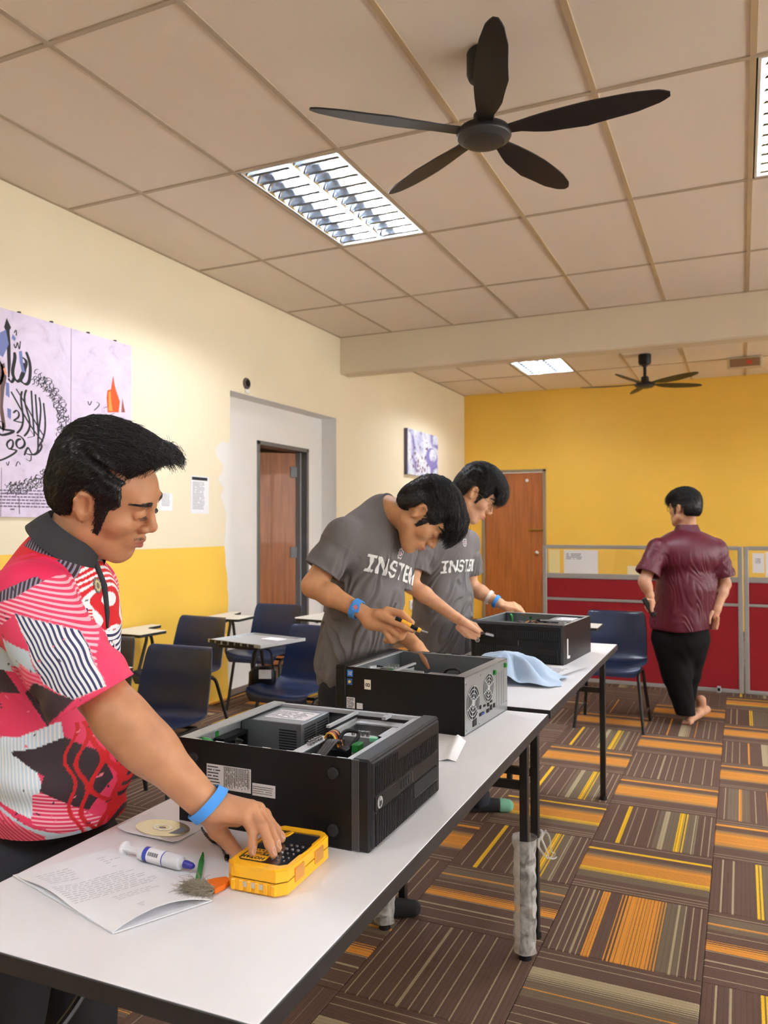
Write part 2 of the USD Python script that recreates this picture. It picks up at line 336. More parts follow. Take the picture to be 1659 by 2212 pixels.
mm = MB(); mm.box((0, -.80, .01), (.04, 0, DZ-.04), .003); mesh = mm.get(); mesh.apply_transform(mat4(rotz(math.radians(-48)), hinge)); put('door_leaf', mesh, veneer, d1)
mm = MB()
for z in (.25, 1.0, 1.75): mm.box((-.01, -.05, z), (.05, .012, z+.1), .002)
mesh = mm.get(); mesh.apply_transform(mat4(rotz(math.radians(-48)), hinge)); put('hinge', mesh, frame_grey, d1)
# yellow back wall with a door
wb = structure('wall_back')
BX0, BX1, BZ = -3.30, -2.40, 2.065
MB().box((XL-.2, YB, -.05), (BX0, YB+.2, ZC+.1)).box((BX0, YB, BZ), (BX1, YB+.2, ZC+.1)).box((BX1, YB, -.05), (XR+.2, YB+.2, ZC+.1)).build('yellow_wall', yellow, wb)
tr2 = structure('trim_2')
MB().box((BX0, YB-.012, 0), (BX0+.04, YB+.1, BZ), .003).box((BX1-.04, YB-.012, 0), (BX1, YB+.1, BZ), .003).box((BX0, YB-.012, BZ-.04), (BX1, YB+.1, BZ), .003).build('door_frame', mat('pale_grey_frame', (150, 138, 116), .45, .2), tr2)
d2 = structure('door_2')
MB().box((BX0+.042, YB+.01, .008), (BX1-.042, YB+.05, BZ-.043), .003).build('door_leaf', veneer, d2)
MB().box((BX0+.07, YB-.04, BZ-.09), (BX0+.26, YB+.012, BZ-.045), .006).tube([(BX0+.2, YB-.03, BZ-.05), (BX0+.3, YB-.09, BZ-.03), (BX0+.12, YB-.02, BZ-.01)], .006).build('door_closer', chrome, d2)
MB().box((BX1-.25, YB-.005, 1.225), (BX1-.02, YB+.012, 1.255), .003).cyl((BX1-.2, YB-.012, 1.24), (BX1-.04, YB-.012, 1.24), .008).build('bolt', mat('brass', (168, 132, 58), .35, .9), d2)
MB().cyl((BX1-.12, YB+.012, .93), (BX1-.12, YB-.03, .93), .018).add(trimesh.creation.icosphere(2, .03), t=(BX1-.12, YB-.05, .93)).build('knob', chrome, d2, smooth=40)
MB().cyl((BX1-.26, YB+.012, 1.915), (BX1-.26, YB+.004, 1.915), .022, n=20).build('door_disc', white_paper, d2, label='small white round sticker')
# beam, right and near walls (outside the frame)
bm = structure('trim_3')
put('ceiling_beam', MB().box((XL-.05, 6.82, 2.775), (XR+.1, 7.02, ZC+.14), .012).get(), beam_paint, bm)
wr = structure('wall_right')             # outside the frame: a band of windows lets the daylight in
MB().box((XR, YF-.2, -.05), (XR+.2, YB+.2, .85)).box((XR, YF-.2, 2.6), (XR+.2, YB+.2, ZC+.1)).box((XR, YF-.2, .8), (XR+.2, -2.6, 2.65)).box((XR, 9.6, .8), (XR+.2, YB+.2, 2.65)).build('cream_wall', cream, wr)
win = structure('window_1'); k = MB()
for y in np.linspace(-2.6, 9.6, 9): k.box((XR+.06, y-.025, .85), (XR+.12, y+.025, 2.6))
k.box((XR+.06, -2.6, .85), (XR+.12, 9.6, .9)).box((XR+.06, -2.6, 2.55), (XR+.12, 9.6, 2.6)).build('window_frame', reflector_mat, win)
pane_mat = usdkit.material(stage, '/World/Looks/window_pane', {'t': ('transparent_bsdf', {'color': (.97, .98, .98)}), 'g': ('glossy_bsdf', {'roughness': .02, 'color': (1, 1, 1)}), 'f': ('fresnel', {'IOR': 1.45}), 'm': ('mix_closure', {})},
    [('f.fac', 'm.fac'), ('t.BSDF', 'm.closure1'), ('g.BSDF', 'm.closure2')], 'm.closure')
for a, b in zip(np.linspace(-2.6, 9.6, 9)[:-1], np.linspace(-2.6, 9.6, 9)[1:]):
    MB().box((XR+.085, a+.02, .88), (XR+.09, b-.02, 2.57)).build('pane', pane_mat, win)
wn = structure('wall_near'); MB().box((XL-.2, YF-.2, -.05), (XR+.2, YF, ZC+.1)).build('cream_wall', cream, wn)
# ------------------------------------------------------------------ recessed louvre lights
tube_mat = usdkit.material(stage, '/World/Looks/fluorescent_tube', {'e': ('emission', {'color': (.91, .97, 1.04), 'strength': TUBE})}, [], 'e.emission')
louvre_mat = mat('louvre_aluminium', (176, 180, 186), .14, 1.)
def troffer():
    hw, hl = .288, .588
    t = thing('ceiling_light', 'bright recessed fluorescent light with silver louvre, left of the near ceiling fan', 'ceiling light', (LIGHTS[0][0], LIGHTS[0][1], ZC), group=None)
    MB().box((-hw-.004, -hl-.004, .0), (hw+.004, -hl+.012, .012), .002).box((-hw-.004, hl-.012, 0), (hw+.004, hl+.004, .012), .002).box((-hw-.004, -hl, 0), (-hw+.01, hl, .012), .002).box((hw-.01, -hl, 0), (hw+.004, hl, .012), .002).build('frame', reflector_mat, t)
    MB().box((-hw, -hl, .1), (hw, hl, .105)).box((-hw-.002, -hl, .0), (-hw, hl, .1)).box((hw, -hl, .0), (hw+.002, hl, .1)).box((-hw, -hl-.002, 0), (hw, -hl, .1)).box((-hw, hl, 0), (hw, hl+.002, .1)).build('housing', reflector_mat, t)
    for c in (-.144, .144):
        put('tube', cylm((c, -hl+.03, .066), (c, hl-.03, .066), .013, n=10), tube_mat, t, smooth=40)
    k = MB()                                             # parabolic side reflectors
    for c in (-.144, .144):
        for s in (-1, 1):
            a = np.linspace(0, 1, 6); xs = c+s*(.07+.064*(1-a)**.6*1.0); zs = .002+.075*a
            P = np.stack([np.stack([xs, np.full(6, y), zs], 1) for y in (-hl, hl)]); g = thick(P, .0012); k.add(g)
    k.build('side_reflector', louvre_mat, t, smooth=40)
    for c in (-.144, .144):
        for i in range(11):
            y = -hl+.055+i*(2*hl-.11)/10; prof = [(-.016, .002), (.016, .002), (.006, .046), (-.006, .046)]
            p = extr(Polygon([(c-.125, .002), (c+.125, .002), (c+.085, .047), (c+.02, .042), (c-.02, .042), (c-.085, .047)]), .002)
            b = MB()
            for s in (-1, 1):
                R_ = np.array([[1., 0, 0], [0, 0, 1.], [0, 1., 0]])@np.eye(3)
                q = p.copy(); v = q.vertices.copy(); q.vertices = np.stack([v[:, 0], y+s*(.013-.20*(v[:, 1]-.002))+(v[:, 2]-.001), v[:, 1]], 1); b.add(q)
            b.build('louvre_blade', louvre_mat, t)
    return t
L0 = troffer()
names = {1: 'bright ceiling light cut off by the right edge of the picture', 6: 'white ceiling light past the beam above the yellow wall'}
for i in range(1, len(LIGHTS)):
    copy_of(L0, (*LIGHTS[i], ZC), label=names.get(i, 'louvre ceiling light outside the picture'), group=None if i in names else 'ceiling lights outside the picture')
# ------------------------------------------------------------------ tables
laminate = mat('grey_white_laminate', (234, 233, 236), .34, var=(1.2, .015))
edge_black = mat('black_edge_band', (38, 36, 37), .5, var=(40, .2))
wrap_mat = usdkit.material(stage, '/World/Looks/plastic_wrap', {'t': ('transparent_bsdf', {'color': (.95, .95, .95)}), 'd': ('principled_bsdf', {'base_color': (.8, .79, .77), 'roughness': .2}), 'g': ('texture_coordinate', {}),
    'n': ('noise_texture', {'scale': 26., 'detail': 3., 'distortion': 1.2}), 'r': ('rgb_ramp', {'ramp': [(.35, (.2, .2, .2)), (.65, (.62, .62, .62))]}), 'm': ('mix_closure', {})},
    [('g.object', 'n.vector'), ('n.fac', 'r.fac'), ('r.color', 'm.fac'), ('t.BSDF', 'm.closure1'), ('d.BSDF', 'm.closure2')], 'm.closure')
TT = .72
def table(label, x0, x1, y0, y1, rz, zt, wrapped):
    cx, cy = (x0+x1)/2, (y0+y1)/2; w, l = x1-x0, y1-y0
    t = thing('folding_table', label, 'table', (cx, cy, 0), rz)
    put('tabletop', MB().box((-w/2+.0015, -l/2+.0015, zt-.024), (w/2-.0015, l/2-.0015, zt), .0012).get(), laminate, t)
    k = MB()
    k.box((-w/2-.001, -l/2-.001, zt-.026), (w/2+.001, -l/2+.002, zt-.0008), .0006).box((-w/2-.001, l/2-.002, zt-.026), (w/2+.001, l/2+.001, zt-.0008), .0006)
    k.box((-w/2-.001, -l/2, zt-.026), (-w/2+.002, l/2, zt-.0008), .0006).box((w/2-.002, -l/2, zt-.026), (w/2+.001, l/2, zt-.0008), .0006)
    k.build('edge_band', edge_black, t, label='black edge band round the tabletop')
    put('underframe', MB().box((-w/2+.05, -l/2+.05, zt-.055), (-w/2+.08, l/2-.05, zt-.026), .002).box((w/2-.08, -l/2+.05, zt-.055), (w/2-.05, l/2-.05, zt-.026), .002).get(), black_metal, t)
    for sy in (-1, 1):
        yy = sy*(l/2-.055)
        for sx in (-1, 1):
            xx = sx*(w/2-.062)
            L = put('leg', MB().box((xx-.0125, yy-.0125, .012), (xx+.0125, yy+.0125, zt-.026), .002).get(), black_metal, t)
            put('leg_foot', MB().cyl((xx, yy, 0), (xx, yy, .016), .019, .017).get(), black_plastic, L, smooth=40)
            if sy in wrapped:
                a = np.linspace(0, 2*np.pi, 40, endpoint=False); zz = np.linspace(.022, .36, 40); A, Z = np.meshgrid(a, zz, indexing='ij')
                r = .026+.008*meshkit.fbm(np.stack([np.cos(A)*2.2, np.sin(A)*2.2, Z*26], -1), 3, 5)+.004*np.abs(np.sin(Z*70+2*np.sin(A)))
                r = r+.006*np.exp(-((Z-.36)/.03)**2)
                put('plastic_sleeve', gridm(np.stack([xx+r*np.cos(A), yy+r*np.sin(A), Z], -1), True), wrap_mat, L, smooth=60, label='crinkled clear plastic sleeve on the leg')
        put('crossbar', MB().box((-w/2+.07, yy-.009, .50), (w/2-.07, yy+.009, .525), .002).get(), black_metal, t)
        put('crossbar', MB().box((-w/2+.07, yy-.009, zt-.062), (w/2-.07, yy+.009, zt-.04), .002).get(), black_metal, t)
        for sx in (-1, 1):
            put('folding_brace', tubem(arc_path([(sx*.13, yy, .52), (sx*.13, yy-sy*.10, .56), (sx*.15, yy-sy*.27, zt-.04)], .03), .007, 8), black_metal, t, smooth=40)
    return t
table('long grey-white folding table nearest the camera with plastic-wrapped far legs', -1.105, -.524, .765, 2.395, 1.1, TT, (1,))
table('grey-white folding table behind, butted against the far end of the near table', -1.118, -.542, 2.425, 3.90, 0.2, TT+.006, ())
# loose end of the wrap tied to the leg
a = np.linspace(0, 1, 14)
k = MB()
for s in range(3):
    P = np.stack([-.594+.05*a+.008*np.abs(np.sin(a*7+s)), 2.478+.0*a+.02*np.sin(a*5+s*2), .30+.03*np.sin(a*4+s*1.3)-.02*a*s], 1); k.add(tubem(P, .0035*(1-a*.6)+.0008, 6))
tag(k.build('plastic_scrap', wrap_mat, None, True), 'twisted scrap of clear plastic tied to a leg of the far table', 'plastic wrap')

# ------------------------------------------------------------------ computers lying on their side, lid off
hole = mat('dark_opening', (9, 9, 10), .8)
board_green = mat('circuit_board', (26, 74, 46), .45, var=(60, .3))
psu_grey = mat('power_supply_steel', (138, 142, 146), .4, .7)
silver_label = mat('label_stock', (206, 204, 204), .55)
lines = lambda mb, x0, x1, ys, R, o, d=.0002, h=.0014: None
def text(s, h, d=.0004, bold=True): return meshkit.text_mesh(s, h, d, bold)
def on_plane(mesh, o, x, y):
    """mesh drawn in xy -> plane at o with axes x,y"""
    x, y = unit(x), unit(y); return trimesh.Trimesh(mesh.vertices@np.stack([x, y, np.cross(x, y)])+np.asarray(o, float), mesh.faces, process=False)
def bars(w, h, rows, seed, fill=.8, gap=.5, d=.00015, cols=1):
    """small print as rows of short bars in [0,w]x[0,h]"""
    r = np.random.default_rng(seed); k = MB(); p = h/rows
    for i in range(rows):
        x = 0
        while x < w*(fill if r.random() < .3 else 1):
            l = r.uniform(.03, .12)*w
            if x+l > w: break
            k.box((x, h-(i+1-gap*.5)*p, 0), (x+l, h-(i+gap*.5)*p, d)); x += l+.012*w+(.1*w if r.random() < .08 else 0)
    return k.get()
CW, CD, CH = .415, .352, .159         # depth (x), tower height (y), width (z)
def computer(label, loc, rz, detail):
    t = thing('desktop_computer', label, 'computer', loc, rz)
    x0, x1 = -CW/2, CW/2-.042; y0, y1 = -CD/2, CD/2; th = .002
    # steel shell
    MB().box((x0, y0+.001, 0), (x1, y1-.001, .003)).box((x1-.003, y0+.003, 0), (x1, y1-.003, CH-.004)).build('steel_floor', sheet_grey, t)
    put('side_plate', MB().box((x0, y0, 0), (x1, y0+th, CH), .0008).get(), satin_black, t, label='black painted side facing the edge of the case')
    put('side_plate', MB().box((x0, y1-th, 0), (x1, y1, CH), .0008).get(), satin_black, t)
    put('bottom_plate', MB().box((x0, y0, -.0015), (x1, y1, .0), .0006).get(), satin_black, t)
    for a, b in ((y0+th, y0+th+.001), (y1-th-.001, y1-th)): MB().box((x0+.012, a, .004), (x1-.004, b, CH-.004)).build('inner_liner', sheet_grey, t)
    k = MB()          # folded rims round the open top
    k.box((x0, y0+th, CH-.004), (x1, y0+.008, CH-.002)).box((x0, y1-.014, CH-.004), (x1, y1-th, CH-.002)).box((x0, y1-.016, CH-.010), (x1, y1-.0145, CH-.002))
    k.box((x1-.014, y0+.006, CH-.006), (x1, y1-.006, CH-.003))
    for q in np.linspace(x0+.03, x1-.03, 7): k.box((q, y0+.003, CH-.003), (q+.018, y0+.007, CH-.0005))
    k.box((x1-.075, y1-.05, CH-.006), (x1-.066, y1-.012, CH+.001)).cyl((x1-.07, y1-.025, CH-.004), (x1-.07, y1-.025, CH+.003), .006, n=10)
    k.build('top_rim', sheet, t, label='bright folded steel rim')
    # rear panel with perforations, ports and slots
    rp = put('rear_panel', MB().box((x0, y0+th, .002), (x0+.0015, y1-th, CH)).box((x0, y0+th, CH-.003), (x0+.03, y1-th, CH-.0005)).get(), mat('rear_steel', (158, 162, 164), .38, .6), t, label='bare steel rear panel with fan grilles')
    n = -1
    def fan_grille(cy, cz, R):
        k = MB(); k.add(on_plane(extr(Point(0, 0).buffer(R), .0006), (x0-.0004, cy, cz), (0, -1, 0), (0, 0, 1))); h = k.build('vent_opening', hole, rp)
        k = MB(); g = []
        for q in (.35, .58, .8, 1.0): g.append(Point(0, 0).buffer(R*q).difference(Point(0, 0).buffer(R*q-.0022)))
        for a in range(6): g.append(LineString([(R*.2*math.cos(a*math.pi/3+.3), R*.2*math.sin(a*math.pi/3+.3)), (R*math.cos(a*math.pi/3+.3), R*math.sin(a*math.pi/3+.3))]).buffer(.0015))
        g.append(Point(0, 0).buffer(R*.2))
        k.add(on_plane(extr(unary_union(g), .0008), (x0-.001, cy, cz), (0, -1, 0), (0, 0, 1))); k.build('fan_grille', sheet, rp)
    fan_grille(y1-.062, .078, .048); fan_grille(y1-.185, .098, .042)
    k = MB()
    k.box((x0-.002, y1-.086, .012), (x0+.001, y1-.058, .032)).build('power_socket', black_plastic, rp)
    k = MB()
    for q in range(4): k.box((x0-.001, y0+.03+q*.021, .028), (x0+.0005, y0+.038+q*.021, .13), .0003)
    k.build('slot_cover', mat('slot_steel', (150, 153, 156), .4, .8), rp)
    k = MB()
    for (yy, zz, w, h) in ((-.01, .028, .018, .010), (-.01, .045, .012, .01), (.035, .03, .03, .008), (-.035, .03, .014, .014), (-.035, .052, .014, .006), (.02, .05, .014, .006), (-.06, .032, .012, .012), (.055, .05, .01, .01)):
        k.box((x0-.0025, yy, zz), (x0+.001, yy+w, zz+h))
    k.build('port', hole, rp)
    MB().box((x0-.003, .03, .03), (x0, .056, .037), .001).build('port', mat('port_blue', (40, 60, 140), .5), rp, label='blue video port')
    for yy, zz in ((y0+.02, .135), (y0+.115, .128)): put('green_tab', MB().box((x0-.008, yy, zz), (x0+.004, yy+.012, zz+.014), .002).get(), green_plastic, rp)
    k = MB()
    for yy, zz in ((y1-.012, .012), (y1-.012, .14), (y1-.11, .012), (y1-.12, .145), (y0+.012, .03), (y0+.012, .1)): k.cyl((x0-.002, yy, zz), (x0+.001, yy, zz), .0032, n=8)
    k.build('screw', chrome, rp)
    # front bezel
    xb = CW/2
    bz = put('bezel', (lambda b: b.box((x1, y0-.001, -.001), (xb-.006, y1+.001, CH+.002), .004).box((xb-.012, y0+.004, .004), (xb-.003, y1-.004, CH-.004), .003).get())(MB()), black_plastic, t, label='black ribbed plastic front bezel')
    put('bezel_edge', MB().box((x1+.001, y0-.0025, .001), (x1+.016, y0+.004, CH+.0005), .001).get(), mat('bezel_grey', (52, 52, 55), .4), bz, label='grey strip along the bezel edge')
    for q in range(43):                                   # ribs run across the narrow side, z
        yy = y0+.02+q*(CD-.04)/42
        segs = [(.006, CH-.008)]
        lo, hi = .066, .094
        segs = [(.006, lo-.002), (hi+.002, CH-.03 if q > 13 else CH-.012)] if q < 99 else segs
        if q > 24: segs = [(.008, .03), (hi+.002, CH-.03)]
        for a, b in segs: put('rib', MB().box((xb-.003, yy-.0020, a), (xb-.0012, yy+.0020, b), .0007).get(), black_plastic, bz)
    put('port_strip', MB().box((xb-.004, y0+.014, .067), (xb-.001, y1-.014, .093), .001).get(), satin_black, bz)
    k = MB()
    for q in range(4): k.box((xb-.0012, -.045+q*.012, .073), (xb-.0004, -.0385+q*.012, .088))
    k.build('usb_port', hole, bz)
    MB().box((xb-.0012, .012, .07), (xb-.0006, .0135, .09)).build('light_bar', mat('dim_indicator', (120, 110, 96), .4), bz)
    lg = put('round_badge', on_plane(extr(Point(0, 0).buffer(.0105, 24), .0016), (xb-.0012, y0+.031, .08), (0, 1, 0), (0, 0, 1)), mat('badge_silver', (196, 198, 200), .35, .6), bz, label='round silver maker badge with slanted letters')
    hp = affinity.scale(unary_union([LineString([(-.0062, -.0075), (-.0022, .0115)]).buffer(.0009), LineString([(-.0046, .0022), (-.0008, .0022), (-.0002, .001), (-.0020, -.0078)]).buffer(.0009), LineString([(.0002, -.0125), (.0036, .0026), (.0066, .0026), (.0058, -.0058), (.0018, -.0058)]).buffer(.0009)]), .78, .78, origin=(0, 0))
    put('badge_letters', on_plane(extr(hp, .0004), (xb+.0004, y0+.031, .08), (0, 1, 0), (0, 0, 1)), ink, lg)
    MB().box((xb-.0035, .02, .034), (xb-.0006, y1-.022, .062), .001).build('drive_slot', hole, bz)
    put('drive_flap', MB().box((xb-.006, .024, .03), (xb-.001, y1-.02, .0385), .002).get(), black_plastic, bz)
    # rubber feet on the bottom (y0) face
    if detail['face'] == 'bottom':
        for fx, fz in ((x1-.035, CH-.028), (x1-.035, .03), (x0+.035, CH-.036)):
            put('rubber_foot', on_plane(lathe([(0, .006), (.0095, .006), (.0105, .004), (.0105, .0), (.0135, .0), (.0145, -.001)], 24), (fx, y0, fz), (1, 0, 0), (0, 0, 1)), mat('rubber', (30, 30, 32), .6), t, smooth=40)
        lb = put('rating_label', MB().box((x0+.065, y0-.0004, .071), (x0+.165, y0, .116), .0001).get(), silver_label, t, label='grey rating label of small print')
        o = (x0+.067, y0-.0004, .074)
        put('print', on_plane(bars(.030, .040, 7, 1, gap=.62), o, (1, 0, 0), (0, 0, 1)), ink, lb)
        put('print', on_plane(bars(.040, .058, 26, 2, gap=.5), (x0+.104, y0-.0004, .1145), (0, 0, -1), (1, 0, 0)), ink, lb)
        lb2 = put('serial_label', MB().box((x0+.168, y0-.0004, .069), (x0+.218, y0, .092), .0001).get(), silver_label, t, label='small pale serial label')
        put('print', on_plane(bars(.046, .016, 4, 4, gap=.75), (x0+.169, y0-.0004, .072), (1, 0, 0), (0, 0, 1)), ink, lb2)
    if detail['face'] == 'top':     # seen from +y side after turning
        yy = y1+.0004
        def st(name, xa, z_a, w, h, m, label): return put(name, MB().box((xa, yy-.0006, z_a), (xa-w, yy, z_a+h), .0001).get(), m, t, label=label)
        bl = mat('sticker_blue', (40, 110, 190), .4)
        s1 = st('sticker', x1-.004, .130, .019, .020, bl, 'small blue processor sticker'); s2 = st('sticker', x1-.004, .106, .017, .018, mat('sticker_navy', (30, 90, 160), .4), 'small blue and yellow sticker')
        put('print', on_plane(extr(Point(0, 0).buffer(.0045), .0002), (x1-.012, yy, .115), (-1, 0, 0), (0, 0, 1)), mat('sticker_yellow', (224, 190, 60), .5), s2)
        put('print', on_plane(bars(.013, .012, 3, 9), (x1-.008, yy, .134), (-1, 0, 0), (0, 0, 1)), white_paper, s1)
        s3 = st('number_tape', x1-.062, .098, .021, .028, mat('masking_tape', (226, 218, 196), .7), 'torn paper tape marked with the number 8')
        e = text('8', .014, .0002); e.apply_translation(-e.bounds.mean(0)); put('number', on_plane(e, (x1-.073, yy+.0002, .111), (0, 0, 1), (1, 0, 0)), ink, s3)
        s4 = st('asset_label', x1-.002, .03, .028, .04, silver_label, 'grey asset label'); s5 = st('asset_label', x1-.036, .02, .02, .036, silver_label, 'small silver hologram label')
        put('print', on_plane(bars(.024, .036, 10, 12), (x1-.004, yy, .032), (-1, 0, 0), (0, 0, 1)), ink, s4)
    if detail['face'] == 'front':
        k = MB(); k.box((x1-.02, y1, .02), (x1-.035, y1+.0005, .10)).box((x1-.035, y1, .018), (x1-.06, y1+.0005, .03)); k.build('torn_label', silver_label, t, label='torn strips of white label')
    # interior
    if detail['psu']:
        px0, px1, py0, py1 = x0+.004, x0+.155, y1-.145, y1-.018; pz = CH-.008
        ps = put('power_supply', MB().box((px0, py0, pz-.088), (px1, py1, pz), .0015).get(), psu_grey, t, label='grey steel power supply with slotted vents')
        k = MB()
        for q in range(12):
            z = pz-.018-q*.0056; k.box((px1-.055, py0-.0004, z), (px1-.012, py0+.001, z+.0034)); k.box((px1-.001, py0+.012, z+.004), (px1+.0004, py0+.062, z+.0072)); k.box((px1-.001, py0+.068, z+.004), (px1+.0004, py0+.118, z+.0072))
        k.build('vent_slot', hole, ps)
        pl = put('printed_label', MB().box((px0+.04, py0+.03, pz), (px1-.01, py0+.1, pz+.0004)).get(), white_paper, ps, label='white printed label on the power supply')
        put('print', on_plane(bars(.09, .06, 7, 21, gap=.6), (px0+.042, py0+.034, pz+.0004), (1, 0, 0), (0, 1, 0)), grey_ink, pl)
        fy0 = py0-.10                                           # case fan standing against the rear panel
        fn = put('case_fan', (lambda b: b.box((x0+.004, fy0, .045), (x0+.029, fy0+.006, .13)).box((x0+.004, fy0+.082, .045), (x0+.029, fy0+.088, .13)).box((x0+.004, fy0, .045), (x0+.029, fy0+.088, .052)).box((x0+.004, fy0, .124), (x0+.029, fy0+.088, .131)).get())(MB()), black_plastic, t, label='black case fan against the rear panel')
        k = MB(); k.cyl((x0+.006, fy0+.044, .088), (x0+.026, fy0+.044, .088), .016, n=16)
        for a in range(7):
            c, s = math.cos(a*.897), math.sin(a*.897)
            k.add(thick(np.array([[[x0+.008, fy0+.044+r*c-w_*s*.5, .088+r*s+w_*c*.5] if e == 0 else [x0+.024, fy0+.044+r*c+w_*s, .088+r*s-w_*c] for e in (0, 1)] for r, w_ in ((.015, .006), (.028, .011), (.038, .014))]), .0012))
        k.build('fan_blades', black_plastic, fn)
        put('green_lever', tubem(arc_path([(x0+.012, y0+.03, CH-.03), (x0+.03, y0+.03, CH-.008), (x0+.045, y0+.045, CH-.016), (x0+.045, y0+.045, CH-.04)], .012), .006, 8), green_plastic, t, smooth=50)
    # drive cages at the front
    cx0 = x1-.15
    k = MB()
    k.box((cx0, y1-.15, .05), (cx0+.0015, y1-.02, CH-.014)).box((cx0, y1-.15, .05), (x1-.016, y1-.1485, CH-.02)).box((cx0, y1-.022, .05), (x1-.016, y1-.0205, CH-.016))
    k.box((cx0, y1-.15, CH-.022), (x1-.014, y1-.128, CH-.019)).box((cx0, y1-.05, CH-.02), (x1-.014, y1-.02, CH-.017)).box((x1-.05, y1-.15, CH-.022), (x1-.014, y1-.02, CH-.019)).box((cx0, y1-.15, CH-.021), (cx0+.014, y1-.02, CH-.018))
    k.box((cx0-.004, y1-.155, CH-.006), (cx0+.004, y1-.01, CH-.001))
    cg = k.build('optical_drive_cage', sheet, t, label='bright steel optical drive cage')
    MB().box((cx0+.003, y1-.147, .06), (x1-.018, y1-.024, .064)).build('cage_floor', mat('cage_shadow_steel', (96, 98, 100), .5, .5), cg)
    k = MB()
    for q in range(4): k.cyl((cx0+.05+q*.011, y1-.139, CH-.019), (cx0+.05+q*.011, y1-.139, CH-.011), .0038, n=10).cyl((cx0+.05+q*.011, y1-.139, CH-.012), (cx0+.05+q*.011, y1-.139, CH-.009), .005, n=8)
    k.build('guide_screw', chrome, cg)
    if detail['face'] != 'top':
        br = put('drive_bracket', (lambda b: b.box((cx0-.01, y0+.02, .055), (cx0-.008, y1-.16, CH-.022)).box((cx0-.01, y0+.02, CH-.024), (cx0+.012, y1-.16, CH-.021), .0006).get())(MB()), sheet, t, label='steel hard drive bracket with green latches')
        for q in range(4):
            yy = y0+.024+q*.036; put('green_latch', MB().box((cx0-.014, yy, .06), (cx0-.009, yy+.008, CH-.03), .0015).box((cx0-.015, yy-.002, CH-.05), (cx0-.010, yy+.012, CH-.034), .0015).get(), green_plastic, br)
        k = MB()
        for q in range(5): k.cyl((cx0+.001, y1-.19-q*.011, CH-.022), (cx0+.001, y1-.19-q*.011, CH-.016), .0052, n=10).cyl((cx0+.001, y1-.19-q*.011, CH-.017), (cx0+.001, y1-.19-q*.011, CH-.012), .0034, n=6)
        k.build('spare_screw', chrome, br)
        hd = put('hard_drive', MB().box((cx0+.03, y0+.03, .06), (x1-.018, y0+.13, .086), .002).get(), black_plastic, t)
        MB().box((cx0+.028, y0+.075, .086), (x1-.03, y0+.15, .10), .003).build('drive_circuit', black_plastic, hd)
        MB().box((cx0+.045, y0+.028, .03), (x1-.02, y1-.165, .055)).build('riser_board', board_green, t, label='green circuit board')
        MB().box((x1-.07, y0+.022, CH-.046), (x1-.02, y0+.052, CH-.022), .004).build('speaker_bracket', reflector_mat, t)
        for yy in (y0+.03, y1-.17): put('green_clip', MB().box((x1-.05, yy, CH-.02), (x1-.034, yy+.012, CH-.012), .001).get(), mat('mint_plastic', (120, 200, 160), .5), t)
        # cable loom
        base = np.array([cx0+.03, y1-.2, CH-.03])
        cols = [(214, 168, 36), (150, 34, 30), (20, 20, 22), (206, 120, 40), (20, 20, 22)]
        for q in range(5):
            o = np.array([0, .006*q, 0]); P = arc_path([base+o+(-.04, .03, -.03), base+o+(-.02, .02, .022), base+o+(.008, .0, .026), base+o+(.026, -.015, .0)], .02)
            put('power_wire', tubem(P, .0022, 6), mat(f'wire_{cols[q][0]}', cols[q], .45), t, smooth=50)
        for q in range(4):
            o = np.array([.005*q, .001*q, 0]); P = arc_path([base+o+(.012, -.01, .012), base+o+(.016, -.035, .026), base+o+(.0, -.085, -.01), base+o+(-.012, -.10, -.08)], .04)
            put('data_cable', tubem(P, .003, 6), mat('grey_cable', (64, 64, 68), .35), t, smooth=50)
        put('cable_connector', MB().box((cx0+.03, y1-.225, CH-.045), (cx0+.075, y1-.195, CH-.025), .003).box((cx0+.01, y1-.19, CH-.04), (cx0+.045, y1-.165, CH-.018), .003).get(), black_plastic, t)
        put('cable_connector', MB().box((cx0+.078, y1-.205, CH-.035), (cx0+.094, y1-.18, CH-.018), .002).get(), green_plastic, t)
        put('black_cable', tubem(arc_path([(cx0+.07, y1-.2, CH-.03), (cx0+.085, y1-.17, CH-.002), (cx0+.05, y1-.18, CH+.002), (cx0+.04, y1-.2, CH-.03)], .02), .004, 8), black_plastic, t, smooth=50)
    else:
        k = MB(); k.box((cx0-.06, y1-.09, CH-.03), (cx0+.02, y1-.085, CH-.012)).box((cx0-.01, y1-.1, CH-.028), (cx0+.10, y1-.086, CH-.024)); k.build('drive_bracket', sheet, t)
        for q in range(3): put('green_latch', MB().box((cx0-.062+q*.02, y1-.095, CH-.055), (cx0-.05+q*.02, y1-.078, CH-.02), .002).get(), green_plastic, t)
        put('green_latch', MB().box((cx0+.02, y1-.12, CH-.03), (cx0+.07, y1-.108, CH-.018), .002).get(), green_plastic, t)
        put('speaker_ring', on_plane(lathe([(.012, 0), (.02, 0), (.02, .006), (.012, .006), (.012, 0)], 24), (x1-.03, y0+.05, .09), (0, 1, 0), (0, 0, 1)), sheet_grey, t, smooth=40)
        f = put('power_supply', MB().box((x0+.03, y1-.13, .03), (x0+.16, y1-.02, CH-.02), .002).get(), psu_grey, t)
        MB().box((x0+.07, y1-.08, CH-.02), (x0+.15, y1-.05, CH-.0195)).build('printed_label', white_paper, f)
        put('black_cable', tubem(arc_path([(x0+.05, y1-.1, CH-.02), (x0+.07, y1-.13, CH-.004), (x0+.12, y1-.14, CH-.01), (x0+.14, y1-.16, .05)], .03), .004, 8), black_plastic, t, smooth=50)
        MB().box((x0+.02, y0+.06, .004), (x0+.22, y1-.14, .008)).build('motherboard', board_green, t)
    return t
